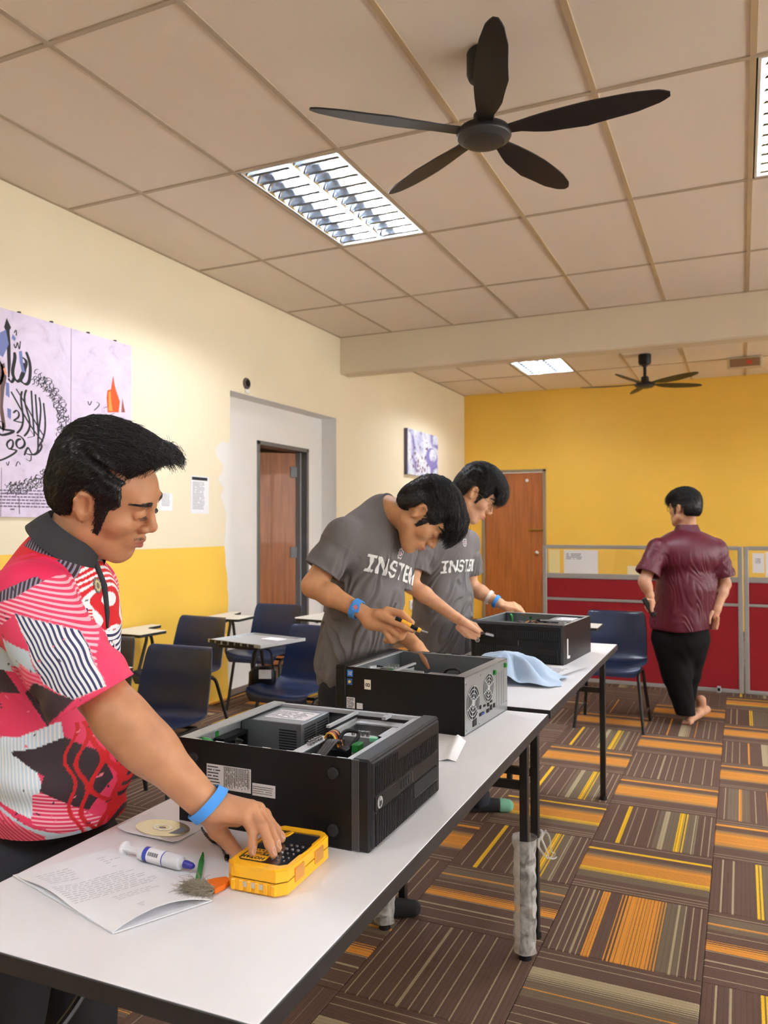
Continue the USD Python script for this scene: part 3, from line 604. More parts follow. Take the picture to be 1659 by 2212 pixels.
computer('open black desktop computer on its side beside the yellow tool case, rating label facing us', (-.797, 1.424, TT+.0015), .6, dict(face='bottom', psu=True))
computer('open black desktop computer on its side, rear panel of fan grilles to the right', (-.885, 2.238, TT+.0015), 176.5, dict(face='top', psu=False))
CW, CD = .43, .40
computer('farthest open black desktop computer on the second table, ribbed front facing us', (-.84, 3.43, TT+.0075), -95, dict(face='front', psu=True))
# ------------------------------------------------------------------ lecture chairs
navy = mat('navy_shell', (24, 36, 66), .3, 0., .5, bump=(700, .06))
tablet_top = mat('tablet_top', (228, 226, 218), .45)
def shell_mesh():
    prof = np.array([(-.215, .352), (-.212, .376), (-.190, .392), (-.12, .392), (-.02, .384), (.07, .385), (.125, .402), (.158, .45), (.178, .52), (.198, .60), (.216, .67), (.228, .706), (.240, .712), (.246, .700)])
    s = np.linspace(0, 1, len(prof)); ss = np.linspace(0, 1, 34)
    from scipy.interpolate import PchipInterpolator as PC
    py, pz = PC(s, prof[:, 0])(ss), PC(s, prof[:, 1])(ss)
    hw = PC([0, .08, .3, .5, .62, .8, .9, .97, 1.], [.165, .195, .212, .208, .203, .188, .172, .150, .138])(ss)
    u = np.linspace(-1, 1, 19); P = np.zeros((34, 19, 3))
    for i in range(34):
        uu = np.sign(u)*np.abs(u)**.9
        dish = np.abs(u)**3*(.026 if ss[i] < .45 else .03)*np.clip(min(ss[i]/.1, (1-ss[i])/.12), 0, 1)
        n = (0, 1) if ss[i] < .42 else ((-1, .15) if ss[i] > .55 else (-(ss[i]-.42)/.13, 1-(ss[i]-.42)/.13*.85))
        P[i, :, 0] = uu*hw[i]; P[i, :, 1] = py[i]+n[0]*dish; P[i, :, 2] = pz[i]+n[1]*dish
    return thick(P, .005)
SHELL = shell_mesh()
TAB = Polygon([(-.335, .10), (-.275, .10), (-.255, -.03), (-.215, -.075), (-.055, -.09), (-.05, -.30), (-.30, -.30), (-.335, -.26)]).buffer(.012)
def chair(label, loc, rz=0., stretch=True):
    t = thing('lecture_chair', label, 'chair', loc, rz)
    put('seat_shell', SHELL, navy, t, smooth=50)
    for sx in (-1, 1):
        x = sx*.19
        k = MB().tube(arc_path([(x*1.12, -.17, .0), (x*.93, -.13, .365), (x*.93, .10, .37), (x*1.12, .215, .0)], .05, 6), .0105, 10)
        put('leg_frame', k.get(), black_metal, t, smooth=50)
        if stretch: put('stretcher', tubem([(x*1.09, -.16, .09), (x*1.09, .195, .09)], .007, 8), black_metal, t, smooth=50)
    put('seat_crossbar', tubem([(-.17, -.08, .366), (.17, -.08, .366)], .009, 8), black_metal, t, smooth=50)
    put('seat_crossbar', tubem([(-.17, .09, .368), (.17, .09, .368)], .009, 8), black_metal, t, smooth=50)
    put('tablet_arm', tubem(arc_path([(-.185, -.07, .36), (-.29, -.07, .37), (-.30, .03, .62), (-.30, -.12, .632), (-.2, -.2, .632)], .06, 6), .0105, 10), black_metal, t, smooth=50)
    put('tablet_arm', tubem(arc_path([(-.19, .1, .36), (-.30, .1, .38), (-.305, .06, .60), (-.302, .0, .632)], .05, 6), .0105, 10), black_metal, t, smooth=50)
    b = extr(TAB, .016); b.apply_translation((0, 0, .644)); tp = put('writing_tablet', b, mat('tablet_edge', (30, 29, 30), .5), t, label='dark edged writing tablet')
    b = extr(TAB.buffer(-.0012), .0014); b.apply_translation((0, 0, .66)); put('tablet_surface', b, tablet_top, tp, label='off-white tablet surface')
    return t
CH0 = chair('navy lecture chair nearest the camera, beside the elbow of the person in the patterned shirt', (-2.45, 2.86, 0), 2)
copy_of(CH0, (-3.14, 3.92, 0), -3, 'navy lecture chair against the yellow dado, partly behind the nearest chair')
copy_of(CH0, (-3.10, 4.80, 0), 4, 'navy lecture chair standing in front of the white recess beside the open doorway')
copy_of(CH0, (-2.24, 3.80, 0), -4, 'navy lecture chair with a steel computer cover on its tablet')
copy_of(CH0, (-.775, 5.30, 0), 0, 'navy lecture chair by the red partition beside the far table')
copy_of(CH0, (-3.02, 2.98, 0), 6, 'navy lecture chair mostly hidden behind the person in the patterned shirt')
copy_of(CH0, (-2.46, 4.98, 0), -6, 'navy lecture chair mostly hidden behind the person with the screwdriver')
# the lid of a computer on a tablet
t = thing('computer_cover', 'bare steel computer side cover lying on a chair tablet', 'computer cover', (-2.42, 3.66, .6635), -12)
put('cover_plate', MB().box((-.2, -.17, .002), (.2, .17, .0045), .001).get(), sheet, t)
MB().box((-.2, -.172, .0), (.2, -.168, .018)).box((-.2, .168, 0), (.2, .172, .014)).box((-.202, -.17, 0), (-.198, .17, .014)).box((.198, -.17, 0), (.202, .17, .016)).build('folded_lip', sheet, t)
k = MB()
for q in np.linspace(-.18, .12, 7): k.box((q, -.178, -.001), (q+.03, -.170, .016))
k.build('edge_hook', black_metal, t)
k = MB(); k.box((-.02, .05, .0045), (.1, .13, .0075), .001); k.build('foam_pad', white_paper, t)
t = thing('pouch', 'small black pouch with a white label behind the chair tablet with the steel cover', 'pouch', (-2.475, 3.80, .44), 20)
put('pouch_body', cbox((.15, .09, .12), .03), black_plastic, t, smooth=60); MB().box((-.01, -.047, .0), (.06, -.0448, .05)).build('label', white_paper, t)
put('hanging_strap', tubem(arc_path([(-.06, 0, .04), (-.05, 0, .16), (.05, 0, .16), (.06, 0, .04)], .04), .006, 8), black_plastic, t)
# ------------------------------------------------------------------ low partition of two screens
alu = mat('partition_aluminium', (166, 164, 162), .4, .3)
red = mat('red_fabric', (146, 32, 38), .85, 0, .2, var=(120, .12), bump=(500, .3))
glass = pane_mat
PY = 6.70
def partition(label, x0, x1):
    t = thing('partition', label, 'partition', ((x0+x1)/2, PY, 0)); w = (x1-x0)/2
    for s in (-1, 1): put('post', MB().box((s*w-.017, -.022, 0), (s*w+.017, .022, 1.13), .004).get(), alu, t)
    for z0, z1 in ((1.102, 1.132), (.852, .894), (.667, .690), (.0, .03)): put('rail', MB().box((-w+.01, -.02, z0), (w-.01, .02, z1), .003).get(), alu, t)
    put('glass_pane', MB().box((-w+.012, -.003, .892), (w-.012, .003, 1.104)).get(), glass, t)
    put('fabric_panel', MB().box((-w+.012, -.014, .69), (w-.012, .014, .852), .004).get(), red, t)
    put('fabric_panel', MB().box((-w+.012, -.014, .028), (w-.012, .014, .668), .004).get(), red, t)
    return t
partition('long red and grey partition with a glass strip, behind the walking person', -1.525, -.012)
partition('short red partition screen cut off by the right edge of the picture', .03, 1.25)
t = thing('floor_socket', 'small grey metal socket at the foot of the partition', 'socket', (-.17, PY-.055, .003)); put('socket_box', cbox((.03, .03, .05), .006), sheet, t).GetName(); put('socket_face', MB().box((-.01, -.0165, -.01), (.01, -.0155, .014)).get(), hole, t)
UsdGeom.XformCommonAPI(t).SetTranslate((-.17, PY-.06, .028))
def sheet_on_glass(label, x0, x1, z0, z1, m, y=.006, print_=True):
    y = -.0065
    t = thing('paper_notice', label, 'paper', (0, 0, 0)); put('sheet', MB().box((x0, PY+y, z0), (x1, PY+y+.0012, z1)).get(), m, t)
    if print_: put('print', on_plane(bars((x1-x0)*.5, (z1-z0)*.28, 4, 31), (x0+.02, PY+y-.0004, z1-.08), (1, 0, 0), (0, 0, 1)), grey_ink, t)
sheet_on_glass('large white notice behind the partition glass near its left end', -1.365, -1.085, .896, 1.09, white_paper)
sheet_on_glass('narrow pale yellow sheet at the left end of the partition glass', -1.49, -1.40, .896, 1.09, mat('pale_yellow_paper', (240, 222, 160), .8), print_=False)
sheet_on_glass('small cream card in the partition glass beside the walking person', -.85, -.745, .896, .965, mat('cream_card', (240, 226, 190), .8), print_=False)
sheet_on_glass('white printed slip on the glass of the right-hand partition', .075, .155, .93, 1.08, white_paper)
sheet_on_glass('tall white printed sheet on the glass at the right edge of the picture', .165, .26, .90, 1.09, white_paper)
# ------------------------------------------------------------------ ceiling fans at rest
fan_black = mat('fan_black', (30, 28, 31), .45, 0, .35)
def fan(label, loc, rz):
    t = thing('ceiling_fan', label, 'ceiling fan', loc, rz)
    put('canopy', lathe([(0, 0), (.062, 0), (.066, -.006), (.066, -.085), (.058, -.105), (.03, -.115), (.026, -.13), (.0, -.13)], 32), fan_black, t, smooth=40)
    put('downrod', cylm((0, 0, -.12), (0, 0, -.27), .017), fan_black, t, smooth=40)
    put('motor', lathe([(0, -.235), (.032, -.235), (.04, -.245), (.042, -.285), (.06, -.295), (.098, -.305), (.106, -.318), (.106, -.330), (.10, -.338), (0, -.338)], 40), fan_black, t, smooth=35)
    put('motor_cover', lathe([(0, -.360), (.05, -.359), (.08, -.353), (.084, -.349), (.102, -.338), (.104, -.334), (0, -.334)], 40), mat('fan_grey', (58, 58, 60), .45), t, smooth=25)
    for i in range(5):
        s = 1-np.linspace(1, 0, 18)**1.6; r = .085+.595*s
        wl = np.interp(s, [0, .08, .25, .5, .8, .95, 1], [.028, .032, .068, .086, .064, .034, .012]); wr_ = np.interp(s, [0, .08, .25, .5, .8, .95, 1], [-.028, -.028, -.032, -.036, -.034, -.024, -.006])
        u = np.linspace(0, 1, 7); P = np.zeros((18, 7, 3))
        for a in range(18):
            off = wr_[a]+(wl[a]-wr_[a])*u; pitch = math.radians(13)*min(1, s[a]*5)
            P[a] = np.stack([np.full(7, r[a]), off*math.cos(pitch)-.02*math.sin(s[a]*3), -.320-off*math.sin(pitch)+.012*s[a]], 1)
        m = thick(P[:, ::-1], .006); m.apply_transform(mat4(rotz(math.radians(72*i)))); put('blade', m, fan_black, t, smooth=50)
    return t
F0 = fan('large black five-blade ceiling fan close to the camera', (-.895, 2.925, ZC), 2)
copy_of(F0, (-.93, 8.86, ZC), 36, 'distant black five-blade ceiling fan beyond the beam')
t = thing('exit_sign', 'small flat light box with a faint red mark on the ceiling beyond the beam', 'sign', (.05, 9.46, ZC-.06))
put('sign_housing', cbox((.35, .07, .12), .008), mat('sign_housing', (206, 190, 156), .5), t)
MB().box((-.15, -.037, -.045), (.15, -.0345, .045)).build('sign_panel', mat('sign_panel', (150, 112, 78), .5), t); MB().box((.02, -.039, -.02), (.07, -.0365, .02), .001).build('sign_mark', mat('sign_red', (206, 70, 50), .5), t)
# ------------------------------------------------------------------ on the left wall
def wall_px(px, py, off=0.): d = ray(px, py); d = d*((XL+off)/d[0]); return np.array([d[1], d[2]+CZ])
def on_wall(poly, off, h): return on_plane(extr(poly, h), (XL+off, 0, 0), (0, 1, 0), (0, 0, 1))
art_bg = usdkit.material(stage, '/World/Looks/poster_print', {'g': ('texture_coordinate', {}), 'n': ('noise_texture', {'scale': 5., 'detail': 6., 'roughness': .65, 'distortion': 1.5}),
    'r': ('rgb_ramp', {'ramp': [(.3, tuple(lin((186, 172, 198)))), (.42, tuple(lin((212, 198, 222)))), (.6, tuple(lin((222, 208, 232)))), (.75, tuple(lin((206, 194, 222))))]}), 'p': ('principled_bsdf', {'roughness': .45})},
    [('g.object', 'n.vector'), ('n.fac', 'r.fac'), ('r.color', 'p.base_color')], 'p.BSDF')
pz0, pz1 = 1.344, 2.445
panels = []
for lab, a, b in (('lilac poster panel with black calligraphy, middle of three on the left wall', 2.925, 3.412), ('right-hand lilac poster panel with an orange flame shape', 3.416, 3.912), ('left-hand lilac poster panel mostly outside the picture', 2.435, 2.921)):
    t = thing('poster_panel', lab, 'poster', (0, 0, 0)); put('board', MB().box((XL+.001, a, pz0), (XL+.016, b, pz1), .001).get(), art_bg, t)
    k = MB()
    for q in (.25, .7): k.box((XL+.002, a+(b-a)*q, pz1), (XL+.020, a+(b-a)*q+.014, pz1+.008), .001)
    k.build('clip', black_metal, t); panels.append(t)
ZS = 3.19
def zp(pts): return [tuple(wall_px(x/ZS, 640+y/ZS, .016)) for x, y in pts]
def smooth_line(pts, n=8):
    P = np.array(pts, float)
    if len(P) < 3: return [tuple(p) for p in P]
    from scipy.interpolate import CubicSpline
    t = np.concatenate([[0], np.cumsum(np.linalg.norm(np.diff(P, axis=0), axis=1))]); return [tuple(p) for p in CubicSpline(t, P)(np.linspace(0, t[-1], n*len(P)))]
def brush(pts, w0, w1=None):
    """calligraphic stroke in poster pixels with a broad-nib feel"""
    L = smooth_line(pts); out = []
    for i, (a, b) in enumerate(zip(L, L[1:])):
        d = np.array(b)-a; ang = math.atan2(d[1], d[0]); w = w0*(.35+.65*abs(math.sin(ang-.6)))
        out.append(LineString([a, b]).buffer(max(w/2, 1.2), 4))
    return unary_union(out)
inkp = []
inkp.append(Polygon([(45, 150), (76, 215), (66, 235), (72, 330), (74, 470), (66, 560), (54, 560), (46, 330), (36, 230), (28, 212)]))
for pts, w in (([(100, 395), (92, 480), (96, 560), (120, 585), (150, 560), (158, 470)], 26), ([(150, 420), (160, 520), (150, 590), (185, 605), (205, 560), (200, 440), (182, 390)], 24), ([(60, 570), (80, 590), (96, 560)], 22),
               ([(98, 250), (108, 235), (112, 270)], 8), ([(96, 330), (110, 352), (120, 320), (128, 352), (140, 312)], 9), ([(0, 360), (16, 340), (28, 372), (10, 395)], 10), ([(0, 600), (16, 560), (12, 480), (-10, 440)], 20),
               ([(78, 660), (150, 790), (230, 920), (296, 1000)], 16), ([(112, 640), (190, 770), (250, 880), (300, 960)], 13), ([(150, 660), (156, 800), (150, 900), (120, 940)], 16), ([(180, 650), (186, 790), (204, 900), (170, 960)], 15),
               ([(216, 655), (224, 800), (236, 960)], 14), ([(244, 680), (254, 820), (266, 980)], 14), ([(270, 700), (276, 850), (262, 1010), (250, 1080), (200, 1090), (170, 1070)], 14), ([(300, 740), (312, 880), (300, 970), (262, 1040)], 14),
               ([(96, 800), (120, 790), (128, 830), (104, 850), (150, 870)], 14), ([(120, 960), (160, 985), (166, 1030), (130, 1046), (112, 1010), (140, 985)], 18), ([(60, 1050), (90, 1020), (80, 990), (50, 1010), (64, 1050), (110, 1060), (30, 1120), (-20, 1130)], 15),
               ([(170, 1090), (200, 1050), (226, 1090), (262, 1078), (274, 1010)], 15), ([(0, 900), (40, 920), (92, 930), (50, 950), (0, 950)], 22), ([(0, 860), (22, 880), (18, 905)], 14), ([(44, 1145), (52, 1165), (62, 1140)], 7), ([(110, 1170), (126, 1140), (140, 1160)], 7), ([(180, 1120), (206, 1135), (215, 1100)], 8), ([(190, 975), (235, 965)], 6), ([(210, 920), (226, 950)], 6),
               ([(606, 725), (616, 750), (630, 725)], 7), ([(666, 730), (684, 745), (672, 765), (650, 785)], 7), ([(716, 770), (780, 745)], 4), ([(10, 1180), (8, 1400), (4, 1520)], 3), ([(130, 1380), (134, 1500)], 5), ([(300, 1300), (340, 1330)], 5)):
    inkp.append(brush(pts, w))
r2 = np.random.default_rng(3)
for a in np.linspace(-1.15, 1.75, 62):                   # ring of small script
    for q in range(3):
        R = 300+22*q+r2.uniform(-8, 8); c = np.array([110, 920]); an = a+r2.uniform(-.03, .03)
        o = c+R*1.02*np.array([math.cos(an), math.sin(an)*1.22]); th = r2.uniform(0, 6.28); l = r2.uniform(14, 30)
        d, n_ = np.array([math.cos(th), math.sin(th)]), np.array([-math.sin(th), math.cos(th)])
        inkp.append(brush([o-d*l, o+n_*l*.5, o+d*l*.6, o+d*l*.2-n_*l*.5], 6))
def paste(geoms, name, m, parent, ya, yb, off=.016, h=.0004):
    clip = Polygon([(ya, pz0+.002), (yb, pz0+.002), (yb, pz1-.002), (ya, pz1-.002)]); out = []
    for g in geoms:
        for q in getattr(g, 'geoms', [g]): 
            e = Polygon(zp(q.exterior.coords), [zp(i.coords) for i in q.interiors if len(i.coords) > 5]).buffer(0).simplify(.0006)
            out.append(e)
    u = unary_union(out).intersection(clip)
    if not u.is_empty: put(name, on_wall(u, off, h), m, parent)
paste(inkp, 'calligraphy', ink, panels[0], 2.925, 3.412); paste(inkp, 'calligraphy', ink, panels[1], 3.416, 3.912)
blotch = [Polygon([(0, 250), (40, 230), (60, 330), (20, 420), (-10, 400)]), Polygon([(130, 380), (150, 375), (160, 470), (175, 530), (150, 520), (135, 450)]), Polygon([(40, 590), (62, 600), (66, 700), (40, 680)]), Polygon([(50, 770), (76, 780), (74, 850), (52, 830)]), Polygon([(88, 260), (110, 290), (100, 310), (80, 290)])]
for b_ in blotch: paste([b_], 'paint_blotch', mat('poster_blue', (108, 118, 176), .5), panels[0], 2.925, 3.412, .0161)
paste([Polygon([(0, 470), (30, 460), (45, 560), (30, 640), (20, 760), (40, 900), (20, 940), (0, 800)])], 'paint_blotch', mat('poster_umber', (92, 62, 60), .5), panels[0], 2.925, 3.412, .0161, .0003)
paste([Polygon([(20, 500), (36, 490), (48, 530), (36, 545)])], 'paint_blotch', mat('poster_peach', (226, 150, 120), .5), panels[0], 2.925, 3.412, .0165)
paste([Polygon([(780, 545), (788, 600), (800, 650), (826, 725), (818, 800), (742, 800), (734, 700), (740, 648), (765, 640), (772, 590)])], 'flame_shape', mat('poster_orange', (236, 86, 38), .45), panels[1], 3.416, 3.912)
paste([Polygon([(748, 660), (760, 650), (765, 720), (775, 790), (748, 790)])], 'flame_glow', mat('poster_amber', (244, 150, 70), .45), panels[1], 3.416, 3.912, .0165)
paste([Polygon([(842, 700), (850, 740), (862, 800), (836, 800)])], 'flame_shape', mat('poster_brown', (150, 84, 78), .5), panels[1], 3.416, 3.912)
rows = []
for i, y in enumerate((1336, 1358, 1380, 1402, 1424, 1446, 1466)):
    x = -40
    while x < (352 if i < 6 else 90):
        l = r2.uniform(14, 34)
        if i < 6 or x > 55: rows.append(Polygon([(x, y+x*.02-5), (x+l, y+(x+l)*.02-5), (x+l, y+(x+l)*.02+5), (x, y+x*.02+5)]))
        x += l+6
paste(rows, 'small_print', mat('poster_print_ink', (110, 98, 122), .7), panels[0], 2.925, 3.412)
def notice(label, y0, y1, z0, z1, head):
    t = thing('wall_notice', label, 'notice', (0, 0, 0)); put('sheet', MB().box((XL+.0005, y0, z0), (XL+.0015, y1, z1)).get(), white_paper, t)
    if head: put('heading_bar', MB().box((XL+.0015, y0+.012, z1-.03), (XL+.0019, y1-.02, z1-.008)).get(), ink, t)
    put('print', on_plane(bars((y1-y0)*.66, (z1-z0)*.74, 22, 8, .9, .62), (XL+.0015, y0+.02, z0+.03), (0, 1, 0), (0, 0, 1)), grey_ink, t)
notice('white notice with a dark heading bar on the wall left of the recess', 4.53, 4.739, 1.385, 1.655, True)
notice('small white slip on the wall beside the larger white notice', 4.20, 4.33, 1.40, 1.52, False)
t = thing('wall_sensor', 'small round dark fitting on the wall above the recess', 'sensor', (XL, 5.217, 2.42))
put('sensor_base', on_plane(lathe([(0, .012), (.042, .012), (.048, 0)], 24), (0, 0, 0), (0, 1, 0), (0, 0, 1)), mat('sensor_grey', (90, 82, 78), .5), t, smooth=30); put('sensor_core', on_plane(lathe([(0, .02), (.026, .018), (.028, .011)], 20), (0, .006, .004), (0, 1, 0), (0, 0, 1)), hole, t, smooth=30)
put('cable_cover', MB().box((0, -.024, -.075), (.014, .03, -.045), .003).get(), white_wall, t)
canvas_mat = usdkit.material(stage, '/World/Looks/abstract_canvas', {'g': ('texture_coordinate', {}), 'n': ('noise_texture', {'scale': 3.2, 'detail': 5., 'distortion': .8}), 'n2': ('noise_texture', {'scale': 24., 'detail': 2.}),
    'r': ('rgb_ramp', {'ramp': [(.36, tuple(lin((120, 112, 178)))), (.46, tuple(lin((198, 202, 226)))), (.56, tuple(lin((226, 232, 236)))), (.7, tuple(lin((170, 170, 212))))]}), 'r2': ('rgb_ramp', {'ramp': [(.62, (1, 1, 1)), (.7, tuple(lin((120, 80, 110))))]}),
    'm': ('mix_color', {'blend_type': 'multiply', 'fac': .8}), 'p': ('principled_bsdf', {'roughness': .6})},
    [('g.object', 'n.vector'), ('g.object', 'n2.vector'), ('n.fac', 'r.fac'), ('n2.fac', 'r2.fac'), ('r.color', 'm.a'), ('r2.color', 'm.b'), ('m.result', 'p.base_color')], 'p.BSDF')
t = thing('canvas_picture', 'square white and violet abstract canvas on the wall past the recess', 'picture', (0, 0, 0))
put('canvas', MB().box((XL+.001, 8.42, 1.895), (XL+.045, 9.42, 2.43), .003).get(), canvas_mat, t); put('canvas_edge', MB().box((XL+.002, 8.414, 1.895), (XL+.0445, 8.42, 2.43), .001).get(), mat('canvas_side', (90, 84, 108), .7), t)
g = Point(9.2, 2.14).buffer(.20, 24).difference(Point(9.24, 2.19).buffer(.13, 24)); g = affinity.scale(g, 1, .62); put('painted_swirl', on_wall(g.intersection(Polygon([(8.43, 1.9), (9.41, 1.9), (9.41, 2.42), (8.43, 2.42)])), .045, .0005), mat('violet_paint', (128, 122, 190), .5), t)
g = unary_union([Point(8.55+.5*random.random(), 1.95+.3*random.random()**1.4).buffer(.008+.016*random.random()) for _ in range(34)]); put('painted_dots', on_wall(g, .045, .0006), mat('plum_paint', (110, 80, 116), .5), t)
t = thing('wall_socket', 'white wall socket low on the yellow dado between the two people', 'socket', (XL, 8.62, .37)); put('socket_plate', MB().box((0, -.06, -.05), (.012, .06, .05), .003).get(), white_paper, t)
MB().box((.011, -.02, -.02), (.0135, .02, .02)).build('socket_face', mat('socket_grey', (190, 190, 188), .5), t)
# ------------------------------------------------------------------ on the tables
Z0 = TT+.0003
tool_yellow = mat('tool_case_yellow', (244, 178, 26), .38); dark_clear = mat('smoked_lid', (28, 30, 36), .12, 0., .6, coat=.4)
t = thing('tool_case', 'yellow screwdriver set case with a dark see-through lid under the reaching hand', 'tool case', (-.699, 1.127, Z0), 3)
w, l, hh = .053, .086, .042
oct_ = lambda a, b, c: Polygon([(-a+c, -b), (a-c, -b), (a, -b+c), (a, b-c), (a-c, b), (-a+c, b), (-a, b-c), (-a, -b+c)])
def slab(poly, z0, z1): g = extr(poly, z1-z0); g.apply_translation((0, 0, z0)); return g
put('case_base', trimesh.util.concatenate([slab(oct_(w, l, .014), .003, .021), slab(oct_(w-.004, l-.004, .014), 0, .004)]), tool_yellow, t)
put('case_gap', slab(oct_(w-.002, l-.002, .013), .020, .0235), hole, t)
ring_ = oct_(w, l, .014).difference(Polygon([(-w+.008, -l+.028), (-w+.018, -l+.019), (w-.018, -l+.019), (w-.008, -l+.028), (w-.008, -.02), (w-.0055, -.014), (w-.0055, .02), (w-.008, .026), (w-.008, l-.026), (w-.016, l-.016), (-w+.016, l-.016), (-w+.008, l-.026)]))
put('case_lid', trimesh.util.concatenate([slab(ring_, .023, .0395), slab(ring_.intersection(oct_(w-.003, l-.003, .014)), .039, hh)]), tool_yellow, t, label='yellow rim of the lid')
lid = put('lid_window', slab(oct_(w-.004, l-.014, .012), .024, .0395), dark_clear, t, label='dark glossy lid window')
k = MB()
for i in range(4):
    for j in range(3):
        rr = .0026 if (i > 1 or j < 1) else .0016; k.add(lathe([(0, .0018), (rr, .0014), (rr, 0)], 10), t=(.012+j*.0105-.002*i*0, -.032+i*.016, .0395))
for j in range(3): k.add(lathe([(0, .0014), (.0015, .001), (.0015, 0)], 8), t=(.010+j*.0105, -.044, .0395))
k.build('bit_tip', chrome, lid, smooth=40)
put('driver_handle', on_plane(extr(Polygon([(-.03, -.005), (.02, -.006), (.034, -.003), (.034, .003), (.02, .006), (-.03, .005)]), .0012), (-.022, .034, .0395), (.3, 1, 0), (-1, .3, 0)), tool_yellow, lid)
pl = put('name_plate', slab(Polygon([(-.040, -.056), (-.004, -.056), (.000, -.052), (.000, -.022), (-.004, -.018), (-.040, -.018)]).buffer(.001), .0395, .0402), tool_yellow, t, label='yellow name plate reading HOTAK 41')
e = text('HOTAK', .0085, .0004); put('lettering', on_plane(e, (-.0015, -.0455, .0402), (-1, 0, 0), (0, -1, 0)), ink, pl)
put('number_box', MB().box((-.016, -.038, .0402), (-.002, -.026, .0406)).get(), ink, pl)
e = text('41', .0078, .0003); put('number', on_plane(e, (-.0035, -.0285, .0406), (-1, 0, 0), (0, -1, 0)), tool_yellow, pl)
put('print', on_plane(bars(.02, .008, 3, 77), (-.018, -.028, .0402), (-1, 0, 0), (0, -1, 0)), ink, pl)
for s in range(5): put('drop_mark', slab(Point(-.006-s*.0065, -.0215).buffer(.0018), .0402, .0405), ink, pl)
hd = put('handle', slab(Polygon([(-.034, -l-.001), (.034, -l-.001), (.03, -l+.004), (.024, -l+.016), (-.024, -l+.016), (-.03, -l+.004)]).difference(Polygon([(-.025, -l+.003), (.025, -l+.003), (.02, -l+.011), (-.02, -l+.011)])), .0235, .0425), tool_yellow, t)
k = MB()
for q in np.linspace(-.036, .036, 6): k.box((q-.004, -l-.003, .003), (q+.004, -l+.002, .02), .0015)
k.build('grip_rib', tool_yellow, t)
k = MB().box((w-.001, -.05, .012), (w+.0025, -.02, .034), .001).box((w-.001, .02, .012), (w+.0025, .05, .034), .001); k.build('catch', mat('catch_gold', (214, 150, 70), .35, .4), t)
MB().box((-.02, -l-.0018, .010), (.02, -l-.0005, .018)).build('clear_latch', mat('latch_clear', (206, 190, 168), .15), t)
# printed hand-out folded in half
def bil(A, B, C, D, n=22, m=18, z=lambda u, v: 0*u):
    u, v = np.meshgrid(np.linspace(0, 1, n), np.linspace(0, 1, m), indexing='ij'); A, B, C, D = [np.array(q, float) for q in (A, B, C, D)]
    xy = (1-u)[..., None]*((1-v)[..., None]*A+v[..., None]*B)+u[..., None]*((1-v)[..., None]*D+v[..., None]*C)
    return np.concatenate([xy, (z(u, v))[..., None]], -1)
A, B, C, D = (-1.089, .934), (-1.022, 1.083), (-.738, .995), (-.806, .859)
t = thing('handout', 'folded white printed handout on the near corner of the table', 'paper', (0, 0, Z0))
put('lower_sheet', thick(bil(A, B, C, D)[:, ::-1]+[0, 0, .0012], .0010), white_paper, t)
zf = lambda u, v: .0022+.0015*np.sin(np.pi*u)+.017*np.clip((u-.52)/.48, 0, 1)**1.6*np.sin(np.pi*np.clip(v*1.02, 0, 1))**.8+.007*np.clip((.3-v)/.3, 0, 1)*np.sin(np.pi*np.clip((u-.0)/.72, 0, 1))**2
top = bil(A, B, C, D, z=zf)
top[..., 0] += .004*(1-np.linspace(0, 1, 22))[:, None]; put('upper_sheet', thick(top[:, ::-1], .0006), white_paper, t, smooth=60)
def on_sheet(u0, v0, u1, v1, rows, seed, cols):
    r = np.random.default_rng(seed); k = []
    def pt(u, v):
        q = bil(A, B, C, D, 2, 2)[:, :, :2]; xy = (1-u)*((1-v)*q[0, 0]+v*q[0, 1])+u*((1-v)*q[1, 0]+v*q[1, 1])
        return [xy[0]+.004*(1-u), xy[1], float(zf(np.array(u), np.array(v)))+.0009]
    V, F = [], []
    for i in range(rows):
        u = u0+(u1-u0)*i/rows; v = v0
        while v < v1*r.uniform(.7, 1.):
            dv = r.uniform(.03, .09); o = len(V); V += [pt(u, v), pt(u, v+dv), pt(u+.0045, v+dv), pt(u+.0045, v)]; F += [(o, o+1, o+2), (o, o+2, o+3)]; v += dv+.018
    return V, F
V, F = [], []
for a in ((.10, .74, .30, .95, 6, 1, 1), (.36, .05, .62, .95, 10, 2, 1), (.66, .35, .74, .9, 3, 3, 1), (.12, .1, .32, .42, 6, 4, 1), (.86, .38, .92, .52, 3, 5, 1)):
    v_, f_ = on_sheet(*a); F += [tuple(q+len(V) for q in x) for x in f_]; V += v_
put('print', (np.array(V), np.array(F)), mat('pale_ink', (168, 168, 178), .8), t)
# paper sleeve with a disc
t = thing('disc_sleeve', 'white paper sleeve with a gold disc under the forearm', 'disc', (-1.0, 1.19, Z0+.0012), -3)
put('sleeve', thick(bil((-.068, -.043), (-.066, .044), (.068, .040), (.070, -.046), z=lambda u, v: .0012+.006*np.clip((.22-u)/.22, 0, 1)**2+.004*np.clip((.2-v)/.2, 0, 1)*u)[:, ::-1], .0008), white_paper, t, smooth=60)
g = affinity.scale(Point(0.004, 0).buffer(.058, 40), 1, .62); put('disc', slab(g.difference(affinity.scale(Point(.004, 0).buffer(.008), 1, .62)), .003, .0042), mat('disc_gold', (206, 196, 164), .22, .55), t, label='pale gold disc showing in the sleeve window')
put('disc_ring', slab(affinity.scale(Point(.004, 0).buffer(.022).difference(Point(.004, 0).buffer(.015)), 1, .62), .0043, .0046), mat('disc_silver', (226, 226, 226), .25, .5), t)
put('disc_print', slab(Polygon([(.034, -.016), (.054, -.01), (.052, .012), (.036, .016)]), .0043, .0046), mat('disc_blue', (120, 138, 160), .4), t)
